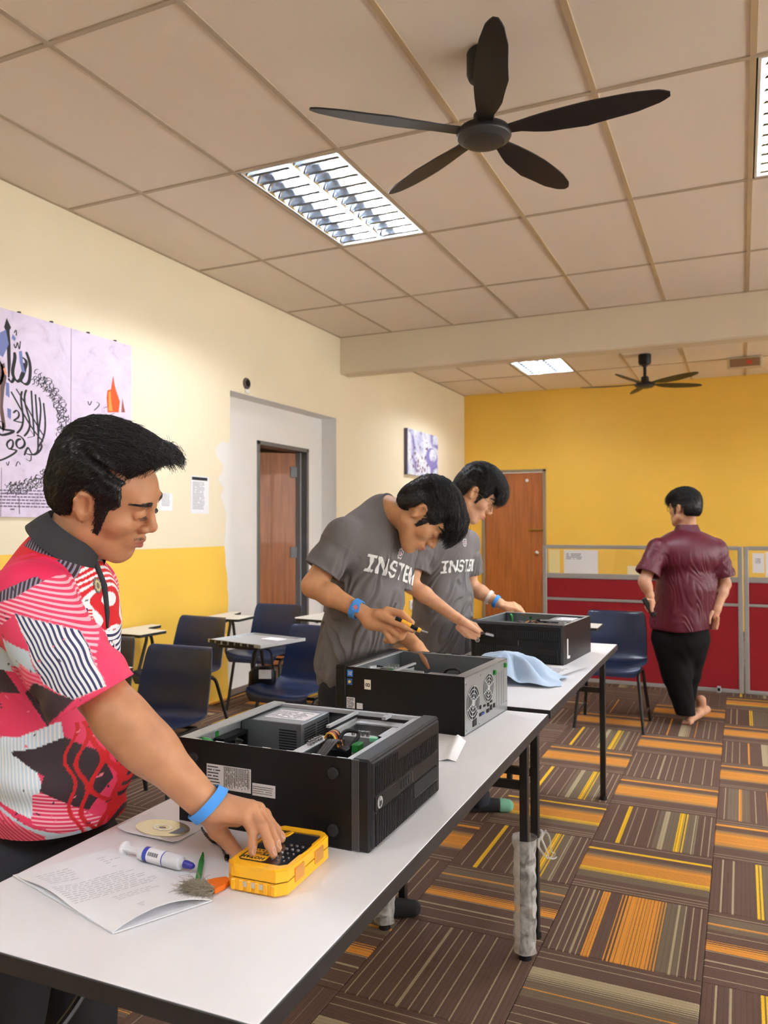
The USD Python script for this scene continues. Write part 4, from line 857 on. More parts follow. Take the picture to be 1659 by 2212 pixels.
# syringe of thermal paste
a, b = np.array([-.982, 1.073, Z0+.0125]), np.array([-.824, 1.062, Z0+.0125]); d = unit(b-a); Lr = np.linalg.norm(b-a); Fm = frame(d)
t = thing('paste_syringe', 'white paste syringe with a blue and white label and dark blue cap', 'syringe', M=mat4(Fm, a))
put('barrel', lathe([(0, .046), (.0112, .046), (.0118, .05), (.0118, .125), (.0108, .131), (.005, .133), (.0045, .140), (0, .140)], 28), mat('syringe_white', (216, 218, 222), .3), t, smooth=35)
put('flange', lathe([(0, .042), (.0125, .042), (.0128, .044), (.0125, .049), (0, .049)], 24), mat('syringe_white', (216, 218, 222), .3), t, smooth=35)
put('plunger', trimesh.util.concatenate([cbox((.012, .0025, .044), .0005), cbox((.0025, .012, .044), .0005)]).apply_translation((0, 0, .022)), white_paper, t); put('thumb_rest', lathe([(0, 0), (.0118, 0), (.0122, .0015), (.0118, .003), (0, .003)], 24), white_paper, t, smooth=35)
put('label', lathe([(.0121, .060), (.0121, .096)], 28), white_paper, t, smooth=35); put('label_band', lathe([(.01225, .053), (.01225, .062)], 28), mat('label_blue', (48, 66, 168), .4), t, smooth=35); put('label_band', lathe([(.01225, .0955), (.01225, .0975)], 28), mat('label_blue', (48, 66, 168), .4), t, smooth=35)
V, F = [], []
up = np.linalg.inv(Fm)@unit(np.array([.25, -.75, .6])); base = math.atan2(up[1], up[0])
for i in range(14):
    aa = base+.0; w_ = .0007 if i % 3 else .0012; z = .066+i*.0016; o = len(V)
    for q in np.linspace(-.15, .35, 5): V += [(.0123*math.cos(aa+q), .0123*math.sin(aa+q), z), (.0123*math.cos(aa+q), .0123*math.sin(aa+q), z+w_)]
    for q in range(4): F += [(o+2*q, o+2*q+2, o+2*q+3), (o+2*q, o+2*q+3, o+2*q+1)]
put('bar_marks', (np.array(V), np.array(F)), ink, t)
put('cap', lathe([(0, .138), (.0062, .138), (.0065, .141), (.0052, .154), (.003, .158), (0, .1585)], 20), mat('cap_blue', (44, 40, 140), .4), t, smooth=35)
# green pry tool
a, b = np.array([-.789, 1.025, Z0+.0025]), np.array([-.856, 1.128, Z0+.003]); d = unit(b-a); L = np.linalg.norm(b-a)
g = extr(Polygon([(0, -.0045), (L*.72, -.0042), (L*.8, -.0026), (L*.88, -.003), (L, -.0008), (L, .0008), (L*.88, .0022), (L*.72, .0042), (.004, .0045), (0, .003)]), .0032)
put('pry_tool', on_plane(g, a, d, np.cross([0, 0, 1], d)), green_plastic, None, cat='pry tool', label='slim green plastic pry tool between the syringe and the yellow case')
# brush
a = np.array([-.7545, 1.052, Z0+.001]); d = unit([-.35, -.94, 0]); s = np.cross([0, 0, 1], d)
t = thing('dust_brush', 'orange dust brush with grey bristles beside the yellow case', 'brush', (0, 0, 0))
put('brush_handle', on_plane(extr(Polygon([(-.004, -.006), (0, -.008), (.012, -.014), (.03, -.0165), (.03, .0165), (.012, .014), (0, .008), (-.004, .006)]).buffer(.0015), .008), a, d, s), mat('brush_orange', (232, 112, 28), .4), t, label='orange plastic brush handle')
N = 900; P0 = a+np.outer(np.full(N, .028), d)+np.outer(rng.uniform(-.015, .015, N), s)+np.outer(rng.uniform(.001, .008, N), [0, 0, 1]); dirs = d+rng.normal(0, .33, (N, 3)); dirs[:, 2] = np.abs(dirs[:, 2])*.6+.05
pts = np.stack([P0, P0+dirs*.012, P0+dirs*.022+rng.normal(0, .003, (N, 3)), P0+dirs*rng.uniform(.024, .036, (N, 1))+rng.normal(0, .004, (N, 3))], 1); pts[..., 2] = np.maximum(pts[..., 2], Z0+.0006)
def curves(name, pts, width, m, parent, kind='stuff'):
    base = str(parent.GetPath()); c = UsdGeom.BasisCurves.Define(stage, base+'/'+numbered(base, name)); c.CreateTypeAttr('cubic'); c.CreateBasisAttr('catmullRom'); c.CreateWrapAttr('pinned')
    c.CreatePointsAttr(Vt.Vec3fArray.FromNumpy(pts.reshape(-1, 3).astype(np.float32))); c.CreateCurveVertexCountsAttr(Vt.IntArray.FromNumpy(np.full(len(pts), pts.shape[1], np.int32)))
    w_ = np.broadcast_to(np.asarray(width, float), pts.shape[1]); c.CreateWidthsAttr(Vt.FloatArray.FromNumpy(np.tile(w_, len(pts)).astype(np.float32))); c.SetWidthsInterpolation('vertex')
    UsdShade.MaterialBindingAPI.Apply(c.GetPrim()).Bind(m); return tag(c.GetPrim(), kind=kind)
curves('bristles', pts, [.0008, .0008, .0006, .0004], mat('bristle_grey', (150, 140, 122), .7), t)
# cloth and papers on the second table
ZT2 = TT+.0063
a = np.linspace(0, 1, 46); U, Vv = np.meshgrid(a, a, indexing='ij'); x = (U-.5)*.34; y = (Vv-.5)*.27
rad = np.sqrt(((x+.03)/.15)**2+((y)/.125)**2)
hgt = .100*np.exp(-rad**2*1.3)+.026*np.sin(8*np.arctan2(y+.01, x+.03)+2*rad)*np.exp(-((rad-.75)/.35)**2)+.010*(meshkit.fbm(np.stack([x*22, y*22, x*0], -1), 3, 4)-.35)
edge = 1+.10*np.sin(5*np.arctan2(y, x)+.6)+.05*np.sin(11*np.arctan2(y, x)); P = np.stack([x*edge, y*edge, np.maximum(hgt*(1-np.clip(rad-1., 0, 1)), .0018)], -1)
m = thick(P[:, ::-1]*[1, 1, 1], .0022); m.apply_transform(mat4(rotz(.3), (-.765, 2.86, ZT2+.0005)))
m.vertices[:, 2] = np.maximum(m.vertices[:, 2], ZT2+.0004)
cm = mat('pale_blue_cloth', (172, 192, 216), .9, 0, .2, sheen=.2, bump=(600, .2)); put('cloth', m, cm, None, smooth=70, cat='cloth', label='crumpled pale blue cloth on the second table')
t = thing('paper_sheet', 'white printed paper beside the cloth on the second table', 'paper', (-.672, 3.09, ZT2), -12)
put('sheet', thick(bil((-.09, -.13), (-.09, .12), (.10, .12), (.09, -.12), z=lambda u, v: .0008+.012*np.clip((u-.75)/.25, 0, 1)**2)[:, ::-1], .0006), white_paper, t, smooth=60); put('print', on_plane(bars(.09, .12, 8, 41), (-.05, -.06, .0018), (1, 0, 0), (0, 1, 0)), mat('pale_ink', (168, 168, 178), .8), t)
t = thing('paper_sheet', 'curled white paper on the near table between the two computers', 'paper', (-.70, 1.90, Z0), 12)
put('sheet', thick(bil((-.10, -.10), (-.10, .09), (.052, .09), (.048, -.09), z=lambda u, v: .0008+.018*np.exp(-((u-.86)/.09)**2)*(.3+.7*v))[:, ::-1], .0006), white_paper, t, smooth=60)
# ------------------------------------------------------------------ people: signed-distance modelling and surface nets
def at_z(px, py, z): d = ray(px, py); return d*((z-CZ)/d[2])+np.array([0, 0, CZ])
def smin(a, b, k):
    if k <= 0: return np.minimum(a, b)
    h = np.clip(.5+.5*(b-a)/k, 0, 1); return b+(a-b)*h-k*h*(1-h)
def smax(a, b, k): return -smin(-a, -b, k)
class Cap:
    def __init__(s, a, b, ra, rb=None):
        s.a, s.b = np.asarray(a, float), np.asarray(b, float); s.ra, s.rb = ra, ra if rb is None else rb
        s.c = (s.a+s.b)/2; s.R = np.linalg.norm(s.a-s.b)/2+max(s.ra, s.rb)
    def __call__(s, p):
        ba = s.b-s.a; q = p-s.a; t = np.clip(q@ba/max(ba@ba, 1e-12), 0, 1)
        return np.linalg.norm(q-t[:, None]*ba, axis=1)-(s.ra+(s.rb-s.ra)*t)
class Ell:
    def __init__(s, c, r, R=None): s.c = np.asarray(c, float); s.r = np.asarray(r, float)*np.ones(3); s.M = R; s.R = s.r.max()*1.05
    def __call__(s, p):
        q = p-s.c
        if s.M is not None: q = q@s.M
        k0 = np.linalg.norm(q/s.r, axis=1); k1 = np.linalg.norm(q/s.r**2, axis=1); return k0*(k0-1)/np.maximum(k1, 1e-9)
class Field:
    """ordered list of (op, prim, k): 'u' smooth union, 's' smooth subtraction; optional local frame"""
    def __init__(s, o=None, R=None, S=1.): s.L = []; s.o, s.Rm, s.S = o, R, S; s.post = None; s.shear = 0.
    def u(s, prim, k=.01): s.L.append(('u', prim, k)); return s
    def sub(s, prim, k=.004): s.L.append(('s', prim, k)); return s
    def chain(s, pts, k=.01, kk=None):
        """pts: (x,y,z,r) joints"""
        f = Field()
        for a, b in zip(pts, pts[1:]): f.u(Cap(a[:3], b[:3], a[3], b[3]), .004 if kk is None else kk)
        f.bound(); s.L.append(('u', f, k)); return s
    def bound(s):
        cs = [q for op, q, k in s.L if op == 'u' and hasattr(q, 'c')]
        lo = np.min([q.c-q.R for q in cs], 0); hi = np.max([q.c+q.R for q in cs], 0); s.c = (lo+hi)/2; s.R = np.linalg.norm(hi-lo)/2
        if s.o is not None: s.c = s.o+s.Rm@(s.c*s.S); s.R *= s.S
        return s
    def __call__(s, p):
        if s.o is not None:
            p = ((p-s.o)@s.Rm)/s.S
            if s.shear: p = p.copy(); p[:, 1] -= s.shear*(p[:, 2]+.03)*np.clip((p[:, 1]-.03)/.05, 0, 1)*np.clip((.09-p[:, 2])/.04, 0, 1)
        d = np.full(len(p), 1e3)
        for op, q, k in s.L:
            if hasattr(q, 'c'):
                lb = np.linalg.norm(p-q.c, axis=1)-q.R
                i = np.flatnonzero(lb < (d+k if op == 'u' else k+.002))
                if not len(i): continue
                v = q(p[i])
                if op == 'u': d[i] = np.where(d[i] > 900, v, smin(d[i], v, k))
                else: d[i] = smax(d[i], -v, k)
            else:
                v = q(p); d = smin(d, v, k) if op == 'u' else smax(d, -v, k)
        if s.post is not None: d = s.post(p, d)
        return d*s.S
def surface(f, lo, hi, h, newton=2, B=8):
    lo, hi = np.asarray(lo, float), np.asarray(hi, float); nb = np.ceil((hi-lo)/(B*h)).astype(int); n = nb*B+1
    g = np.stack(np.meshgrid(*[np.arange(b) for b in nb], indexing='ij'), -1).reshape(-1, 3)
    dc = f(lo+(g*B+(B-1)/2.)*h)
    V = np.empty(n, np.float32); V[:] = 1.
    act = np.abs(dc) < B*h*1.25
    sgn = np.repeat(np.repeat(np.repeat(np.where(dc < 0, -1., 1.).astype(np.float32).reshape(nb), B, 0), B, 1), B, 2); V[:-1, :-1, :-1] = sgn; del sgn
    loc = np.stack(np.meshgrid(*[np.arange(B)]*3, indexing='ij'), -1).reshape(-1, 3)
    idx = (g[act][:, None]*B+loc[None]).reshape(-1, 3)
    for s in range(0, len(idx), 400000):
        q = idx[s:s+400000]; V[q[:, 0], q[:, 1], q[:, 2]] = f(lo+q*h)
    neg = V < 0
    c8 = [(a, b, c) for a in (0, 1) for b in (0, 1) for c in (0, 1)]
    cnt = sum(neg[a:n[0]-1+a, b:n[1]-1+b, c:n[2]-1+c].astype(np.int8) for a, b, c in c8)
    cell = np.argwhere((cnt > 0) & (cnt < 8)); del cnt
    vals = {o: V[cell[:, 0]+o[0], cell[:, 1]+o[1], cell[:, 2]+o[2]] for o in c8}
    acc = np.zeros((len(cell), 3)); num = np.zeros(len(cell))
    for a in c8:
        for ax in range(3):
            if a[ax]: continue
            b = list(a); b[ax] = 1; b = tuple(b); va, vb = vals[a], vals[b]; m = (va < 0) != (vb < 0)
            t = np.where(m, va/np.where(m, va-vb, 1), 0); pos = np.tile(np.array(a, float), (len(cell), 1)); pos[:, ax] = t
            acc[m] += pos[m]; num[m] += 1
    P = lo+(cell+acc/num[:, None])*h
    cid = np.full(n, -1, np.int32); cid[cell[:, 0], cell[:, 1], cell[:, 2]] = np.arange(len(cell)); F = []
    for ax in range(3):
        s0 = [slice(None)]*3; s1 = [slice(None)]*3; s0[ax] = slice(0, -1); s1[ax] = slice(1, None)
        e = np.argwhere(neg[tuple(s0)] != neg[tuple(s1)]); b, c = (ax+1) % 3, (ax+2) % 3
        e = e[(e[:, b] > 0) & (e[:, c] > 0)]; db, dc_ = np.eye(3, dtype=int)[b], np.eye(3, dtype=int)[c]
        q = np.stack([cid[tuple((e-x).T)] for x in (0*db, db, db+dc_, dc_)], 1); ok = (q >= 0).all(1); e, q = e[ok], q[ok]
        flip = ~neg[tuple(e.T)]; q[flip] = q[flip][:, ::-1]; F.append(q)
    F = np.vstack(F)
    for _ in range(newton):
        d = f(P); e = .5*h
        G = np.stack([f(P+np.eye(3)[i]*e)-d for i in range(3)], 1)/e; gn = np.maximum((G**2).sum(1), .25)
        P = P-np.clip(d/gn, -h, h)[:, None]*G
    return P, np.vstack([F[:, [0, 1, 2]], F[:, [0, 2, 3]]])
def head_field(o, R, S, look=0., ears=True, fat=0., shear=0.):
    """x: his right, y: face, z: up"""
    f = Field(o, R, S); f.shear = shear
    f.u(Ell((0, -.018, .038), (.074, .094, .086)), 0).u(Ell((0, .012, .03), (.066, .074, .075)), .03)
    f.u(Ell((0, .028, -.035), (.060+fat, .060, .074)), .03).u(Ell((0, .052, -.082), (.036+fat, .034, .034)), .025)
    for s in (-1, 1):
        f.u(Cap((s*(.054+fat), .0, -.062), (s*.018, .066, -.102), .018, .015), .025)
        f.u(Ell((s*.044, .056, -.026), (.024, .026, .022)), .02)
    f.u(Cap((0, .074, -.103), (0, .076, -.100), .016), .02)
    f.u(Cap((-.034, .080, .026), (.034, .080, .026), .0125), .016)
    for s in (-1, 1): f.sub(Ell((s*.032, .101, .006), (.020, .017, .0125)), .012)
    f.u(Cap((0, .088, .014), (0, .1065, -.024), .0070, .0110), .012).u(Ell((0, .1085, -.027), (.0112, .0105, .0100)), .006)
    for s in (-1, 1):
        f.u(Ell((s*.0125, .098, -.032), (.009, .0115, .0085)), .006)
        f.sub(Ell((s*.006, .103, -.0405), (.0036, .005, .0036)), .003)
        f.u(Ell((s*.031, .079, .004), (.0155, .0135, .0135)), .004)          # eyeball under the lids
        f.u(Cap((s*.019, .0905, .0075-look*.006), (s*.044, .083, .0055-look*.006), .0028, .0022), .004)   # upper lid edge
        f.u(Cap((s*.020, .090, -.0035), (s*.043, .0835, -.004), .0018), .003)
        f.sub(Cap((s*.020, .0945, .0025-look*.004), (s*.043, .0875, .001-look*.004), .0015), .002)
    f.u(Ell((0, .082, -.064), (.026, .019, .022)), .016)
    f.u(Cap((-.017, .0935, -.0605), (0, .1015, -.0575), .0045, .0052), .006).u(Cap((.017, .0935, -.0605), (0, .1015, -.0575), .0045, .0052), .006)
    f.u(Cap((-.015, .0935, -.071), (0, .1000, -.0725), .005, .0062), .006).u(Cap((.015, .0935, -.071), (0, .1000, -.0725), .005, .0062), .006)
    f.sub(Cap((-.022, .0975, -.0655), (0, .1085, -.0645), .0016), .002).sub(Cap((.022, .0975, -.0655), (0, .1085, -.0645), .0016), .002)
    f.sub(Cap((-.012, .1005, -.084), (.012, .1005, -.084), .006), .008)
    f.sub(Cap((0, .108, -.045), (0, .104, -.053), .0022), .004)
    if ears:
        for s in (-1, 1):
            E = rotz(s*.45)@rotx(.16); q = lambda x, y, z: np.array([s*.070, -.010, -.006])+np.array([s*1., 1., 1.])*0+E@np.array([s*x, y, z])
            f.u(Ell(q(.004, 0, 0), (.0080, .0175, .031), E), .005)
            f.u(Cap(q(.009, -.014, .014), q(.009, -.006, .027), .0042), .004).u(Cap(q(.009, -.006, .027), q(.007, .009, .024), .0042), .004).u(Cap(q(.009, -.014, .014), q(.009, -.013, -.006), .0042, .0038), .004).u(Cap(q(.009, -.013, -.006), q(.006, -.004, -.024), .0038, .0052), .004)
            f.sub(Ell(q(.0135, .002, .004), (.0095, .0095, .018), E), .003)
            f.u(Cap(q(.008, .012, -.006), q(.008, .012, .002), .0034), .003)
    f.bound(); return f
def basis(fwd, up):
    y = unit(fwd); x = unit(np.cross(y, up)); return np.stack([x, y, np.cross(x, y)], 1)
def skin(name, rgb, lip=(150, 84, 74)):
    c, l = lin(rgb), lin(lip)
    return usdkit.material(stage, '/World/Looks/'+name, {'at': ('attribute', {'attribute': 'tint'}), 'g': ('texture_coordinate', {}), 'n': ('noise_texture', {'scale': 28., 'detail': 4.}),
        'r': ('rgb_ramp', {'ramp': [(.3, tuple(c*.86)), (.7, tuple(np.minimum(c*1.12, 1)))]}), 'm': ('mix_color', {'b': tuple(l)}), 'bn': ('noise_texture', {'scale': 420., 'detail': 2.}), 'b': ('bump', {'strength': .12, 'distance': .001}),
        'p': ('principled_bsdf', {'roughness': .5, 'specular_ior_level': .4, 'subsurface_weight': .12, 'subsurface_scale': .006, 'subsurface_radius': (1., .35, .2)})},
        [('g.object', 'n.vector'), ('n.fac', 'r.fac'), ('r.color', 'm.a'), ('at.fac', 'm.fac'), ('m.result', 'p.base_color'), ('g.object', 'bn.vector'), ('bn.fac', 'b.height'), ('b.normal', 'p.normal')], 'p.BSDF')
hair_mat = usdkit.material(stage, '/World/Looks/black_hair', {'p': ('principled_bsdf', {'base_color': (.006, .0058, .007), 'roughness': .34, 'specular_ior_level': .5})}, [], 'p.BSDF')
def tint_of(P, o, R, S):
    """lips, brows and moustache shade: 1 at the lips"""
    q = ((P-o)@R)/S
    lip = np.exp(-((q[:, 0]/.020)**4+((q[:, 2]+.0655)/.0105)**4))*(q[:, 1] > .085); return np.clip(lip, 0, 1)
def body_mesh(t, f, lo, hi, h, m, o=None, R=None, S=1.):
    P, F = surface(f, lo, hi, h); tn = tint_of(P, o, R, S) if o is not None else np.zeros(len(P))
    return put('body', (P, F), m, t, smooth=True, prims={'tint': (tn, Sdf.ValueTypeNames.FloatArray)})
def strands(t, o, R, S, roots, dirs, length, lift, width, n=6, curl=0., seed=1, name='hair_strands', m=None, f=None, off=(0., 0.), grav=0., free=0):
    """roots, dirs in head space (N,3); strands follow dirs, bent back onto the head"""
    r = np.random.default_rng(seed); N = len(roots); L = length*(.75+.5*r.random(N)); s = np.linspace(0, 1, n); pts = np.zeros((N, n, 3)); p = roots.copy(); d = dirs/np.linalg.norm(dirs, axis=1, keepdims=True)
    for i in range(n):
        pts[:, i] = p; d2 = d+r.normal(0, curl, (N, 3))+grav*(np.array([0, 0, -1.])@R); c = np.array([0, -.01, .03]); out = p-c; out /= np.linalg.norm(out, axis=1, keepdims=True)
        along = (d2*out).sum(1, keepdims=True); d2 = d2-out*np.maximum(0, along-lift*(1-s[i]))*.9-out*np.minimum(0, along+.25)*.9; d2 /= np.linalg.norm(d2, axis=1, keepdims=True); p = p+d2*(L/(n-1))[:, None]; d = d2
        if f is not None and i < n-1-free: p = p-np.clip(f(p*S@R.T+o)/S-(off[0]+(off[1]-off[0])*r.random(N)), -.012, .012)[:, None]*out
    W_ = pts*S@R.T+o; return curves(name, W_, np.linspace(1, .35, n)*width, m or hair_mat, t)
def brows(t, o, R, S, f, seed=5):
    r = np.random.default_rng(seed); P = []
    for s in (-1, 1):
        for k in range(170):
            u = r.random(); a = np.array([s*(.014+.036*u), .104-.018*u**2, .0255+.005*math.sin(u*2.6)+r.normal(0, .0026*(1.2-.7*u))]); d = np.array([s*1., -.35*u, .35-.6*u])*.008
            P.append([a, a+d*.5, a+d])
    P = np.array(P).reshape(-1, 3)*S@R.T+o
    fwd = R[:, 1]
    for _ in range(3): P = P-np.clip(f(P)-.0009, -.01, .01)[:, None]*fwd
    return curves('eyebrows', P.reshape(-1, 3, 3), .0006, hair_mat, t)
def project_to(f, P, n, off, it=8):
    """slide points along -n onto the surface of f, then out by off"""
    n = unit(n); P = P.copy()
    for _ in range(it): P = P-np.clip(f(P)-off, -.05, .05)[:, None]*n*.9
    return P
def decal(t, name, mesh, o, x, y, f, m, off=.0012, sub=.006, **k):
    e = mesh.copy()
    v, fc = trimesh.remesh.subdivide_to_size(e.vertices, e.faces, sub, max_iter=8)
    x, y = unit(x), unit(y); n = unit(np.cross(x, y)); z = v[:, 2]
    P = project_to(f, np.asarray(o, float)+v[:, :1]*x+v[:, 1:2]*y, n, off, 14); bad = np.abs(f(P)-off) > .003; fc = fc[~bad[fc].any(1)]; P = P+z[:, None]*n
    if not len(fc): return None
    return put(name, (P, fc), m, t, **k)
def sideburns(t, f, o, R, S, seed, zend=-.044, N=700, dn=(0, -.15, -1.)):
    r = np.random.default_rng(seed); out = []
    for s in (-1, 1):
        z = r.uniform(zend, .05, N); w = np.interp(z, [zend, zend+.012, .0, .05], [.003, .007, .012, .018]); y = .008+np.interp(z, [zend, 0, .05], [.020, .020, .020])+r.uniform(-1, 1, N)*w
        p = np.stack([np.full(N, s*.085), y, z], 1)*S@R.T+o; n = R[:, 0]*s
        p = project_to(f, p, n, .0002, 10); d = (np.array(dn)+r.normal(0, .2, (N, 3)))@R.T*.010*S; q = project_to(f, p+d, n, .0012, 4); out.append(np.stack([p, project_to(f, p+d*.5, n, .0010, 4), q], 1))
    return curves('sideburns', np.concatenate(out), .0011, hair_mat, t)
def flat(poly, z=0.): 
    e = extr(poly, .0003); keep = e.face_normals[:, 2] > .9; return trimesh.Trimesh(e.vertices, e.faces[keep], process=True)
def flat_text(s, h): 
    e = text(s, h, .0003); e.update_faces(e.face_normals[:, 2] > .9); e.remove_unreferenced_vertices(); return e
FX, FY = CR*[1, 1, 0]/np.linalg.norm(CR[:2]), CF*[1, 1, 0]/np.linalg.norm(CF[:2])     # horizontal right and away, as seen from the camera
def J(px, py, d, r=None): p = at_depth(px, py, d); return tuple(p) if r is None else (*p, r)
# ---- the man in the patterned shirt
t1 = thing('person', 'person in a pink, white and black patterned polo shirt reaching for the yellow case', 'person', (0, 0, 0))
S1 = .985
pt = math.radians(22); hf = FX*math.cos(pt)-np.array([0, 0, math.sin(pt)]); R1 = basis(hf, np.array([0, 0, 1.])-FY*.30)
o1 = at_depth(216, 1104, 1.57)+R1@np.array([-.004, 0, .033])
H1 = head_field(o1, R1, S1, look=1., fat=.004, shear=.12)
nb = at_depth(130, 1205, 1.58); sh_r = J(62, 1300, 1.41); el = J(262, 1553, 1.30); wr = J(450, 1742, 1.312)
c_ch = at_depth(120, 1345, 1.59); c_be = at_depth(128, 1600, 1.585); c_hip = at_depth(105, 1790, 1.60); sh_l = tuple(nb+(nb-np.array(sh_r))*[1, 1, 0]+[0, 0, -.07])
Rt = np.stack([FX, FY, [0, 0, 1.]], 1)           # torso axes: depth of body, width, height
A1 = Field().u(H1, 0)
A1.u(Cap(o1+R1@np.array([0, -.030, -.05])*S1, nb+[0, 0, -.03], .052, .060), .03)
A1.u(Ell(c_ch, (.085, .15, .13), Rt), .05).u(Ell(c_be, (.10, .14, .17), Rt), .05).u(Cap(sh_r, sh_l, .045), .05)
A1.u(Cap(sh_r, el, .046, .042), .02)
mid = np.array(el)*.62+np.array(wr)*.38
A1.u(Cap(el, mid, .0415, .0385), .02).u(Cap(mid, wr, .038, .0275), .02).u(Ell(np.array(el)*.8+np.array(wr)*.2+[0, 0, -.004], (.042, .042, .05), frame(np.array(wr)-el)), .02)
A1.u(Cap(sh_l, np.array(sh_l)+[-.0, .0, -.25], .042, .036), .02).chain([(*(np.array(sh_l)+[0, 0, -.25]), .036), (*(np.array(sh_l)+FX*.06+[0, 0, -.44]), .026), (*(np.array(sh_l)+FX*.08+[0, 0, -.53]), .03)], .02)
# hand: palm from four metacarpals, then fingers resting on the lid
zt = Z0+.0405+.0055
tips = [at_z(544, 1843, zt), at_z(590, 1846, zt), at_z(600, 1833, zt), at_z(609, 1813, zt)]
mcp = [J(527, 1764, 1.298), J(543, 1744, 1.315), J(558, 1748, 1.335), J(571, 1760, 1.352)]
pip = [J(546, 1795, 1.285), J(568, 1787, 1.285), J(582, 1789, 1.31), J(595, 1792, 1.335)]
wk = [J(462, 1754, 1.30), J(466, 1738, 1.312), J(470, 1734, 1.325), J(468, 1746, 1.34)]
for w_, m_, rr in zip(wk, mcp, (.0150, .0150, .0145, .0140)): A1.u(Cap(w_, m_, .0165, rr*.82), .014)
A1.u(Cap(J(470, 1764, 1.322), J(512, 1772, 1.322), .015, .011), .014)
for m_, p_, tp_, rr in zip(mcp, pip, tips, (.0076, .0084, .0086, .0080)):
    p_ = np.array(p_); tp_ = np.array(tp_); dip = p_*.42+tp_*.58+(np.array(p_)-np.array(m_))*.06
    A1.chain([(*m_, rr*1.22), (*p_, rr*1.06), (*dip, rr*.92), (*tp_, rr*.74)], .004)
A1.chain([(*J(458, 1762, 1.325), .019), (*J(470, 1792, 1.345), .0165), (*J(494, 1822, 1.335), .0118), (*J(521, 1853, 1.318), .0098)], .012)
sk1 = skin('skin_tan', (188, 134, 98), (160, 88, 80))
lo = np.min([o1-.16, c_hip-.1, np.array(wr)-.2], 0); lo[:2] = np.minimum(lo[:2], np.array(sh_l)[:2]-.1); lo[2] = .70; hi = np.max([o1+.17, np.array(wr)+[.24, .1, .1], np.array(sh_l)+.12], 0)
lo[1] = min(lo[1], np.array(el)[1]-.08)
body_mesh(t1, A1, lo, hi, .0032, sk1, o1, R1, S1)
# shirt
SH = Field()
SH.u(Ell(c_ch+FX*.0, (.118, .182, .165), Rt), 0).u(Ell(c_be, (.136, .176, .215), Rt), .06).u(Cap(c_be-[0, 0, .02], c_hip, .125, .132), .06)
SH.u(Cap(np.array(sh_r)+FY*.01+[0, 0, -.004], np.array(sh_l)+[0, 0, -.004], .060), .05).u(Cap(nb+[0, 0, -.05], nb+[0, 0, .0], .075, .066), .045)
cuff = at_depth(190, 1515, 1.335); ad = unit(np.array(el)-sh_r); tv = unit(FX*.51-np.array([0, 0, .86])); arm_c = np.array(sh_r)+(np.array(el)-sh_r)*.8
SH.u(Cap(np.array(sh_r)+[0, 0, -.004], cuff+unit(cuff-sh_r)*.06, .066, .070), .035).u(Cap(np.array(sh_r), arm_c+ad*.08, .062, .058), .03)
SH.u(Cap(sh_l, np.array(sh_l)+[0, 0, -.2], .06, .06), .03)
hem_z = .716
def post1(p, d):
    s = (p-c_be)@FX; u = (p-c_be)@FY
    z = p[:, 2]
    d = d+.0045*np.sin(z*75+14*s+6*u)*np.clip((1.0-z)/.2, 0, 1)*np.clip(.5+.5*np.sin(7*s+9*z*2), 0, 1)-.005*(meshkit.fbm(np.stack([s*9, u*9, z*13], -1), 2, 2)-.5)
    a = (p-np.array(sh_r))@ad; L = np.linalg.norm(np.array(el)-sh_r)
    near = np.linalg.norm(p-np.array(sh_r)-a[:, None]*ad, axis=1) < .085
    d = np.where(near & (a > 0), d+.003*np.sin(a*95+8*u)*np.clip((a-.05)/.1, 0, 1)*np.sin(np.pi*np.clip(a/L, 0, 1)), d)
    dn = np.linalg.norm(p-np.array(sh_r)-a[:, None]*ad, axis=1); near2 = (dn < .125) & (u < -.10)
    d = np.where(near2, np.maximum(d, (p-cuff)@tv), d)                    # cuff
    d = np.maximum(d, hem_z-z)                                            # hem
    return d
SH.post = post1
SHO = SH
SHC = Field().u(lambda p: SHO(p), 0)
SHC.sub(Cap(cuff-tv*.035, cuff+tv*.08, .052, .064), .002)
upn = unit(FX*.6+np.array([0, 0, .8])); cc = at_depth(152, 1170, 1.575); SHC.sub(Cap(cc-upn*.02, cc+upn*.16, .060, .075), .004)
lo2 = np.array([min(c_be[0]-.3, sh_l[0]-.12), sh_r[1]-.1, hem_z-.01]); hi2 = np.array([max(cuff[0], c_be[0]+.2)+.14, sh_l[1]+.12, nb[2]+.07])
P, F = surface(SHC, lo2, hi2, .0026, 1)
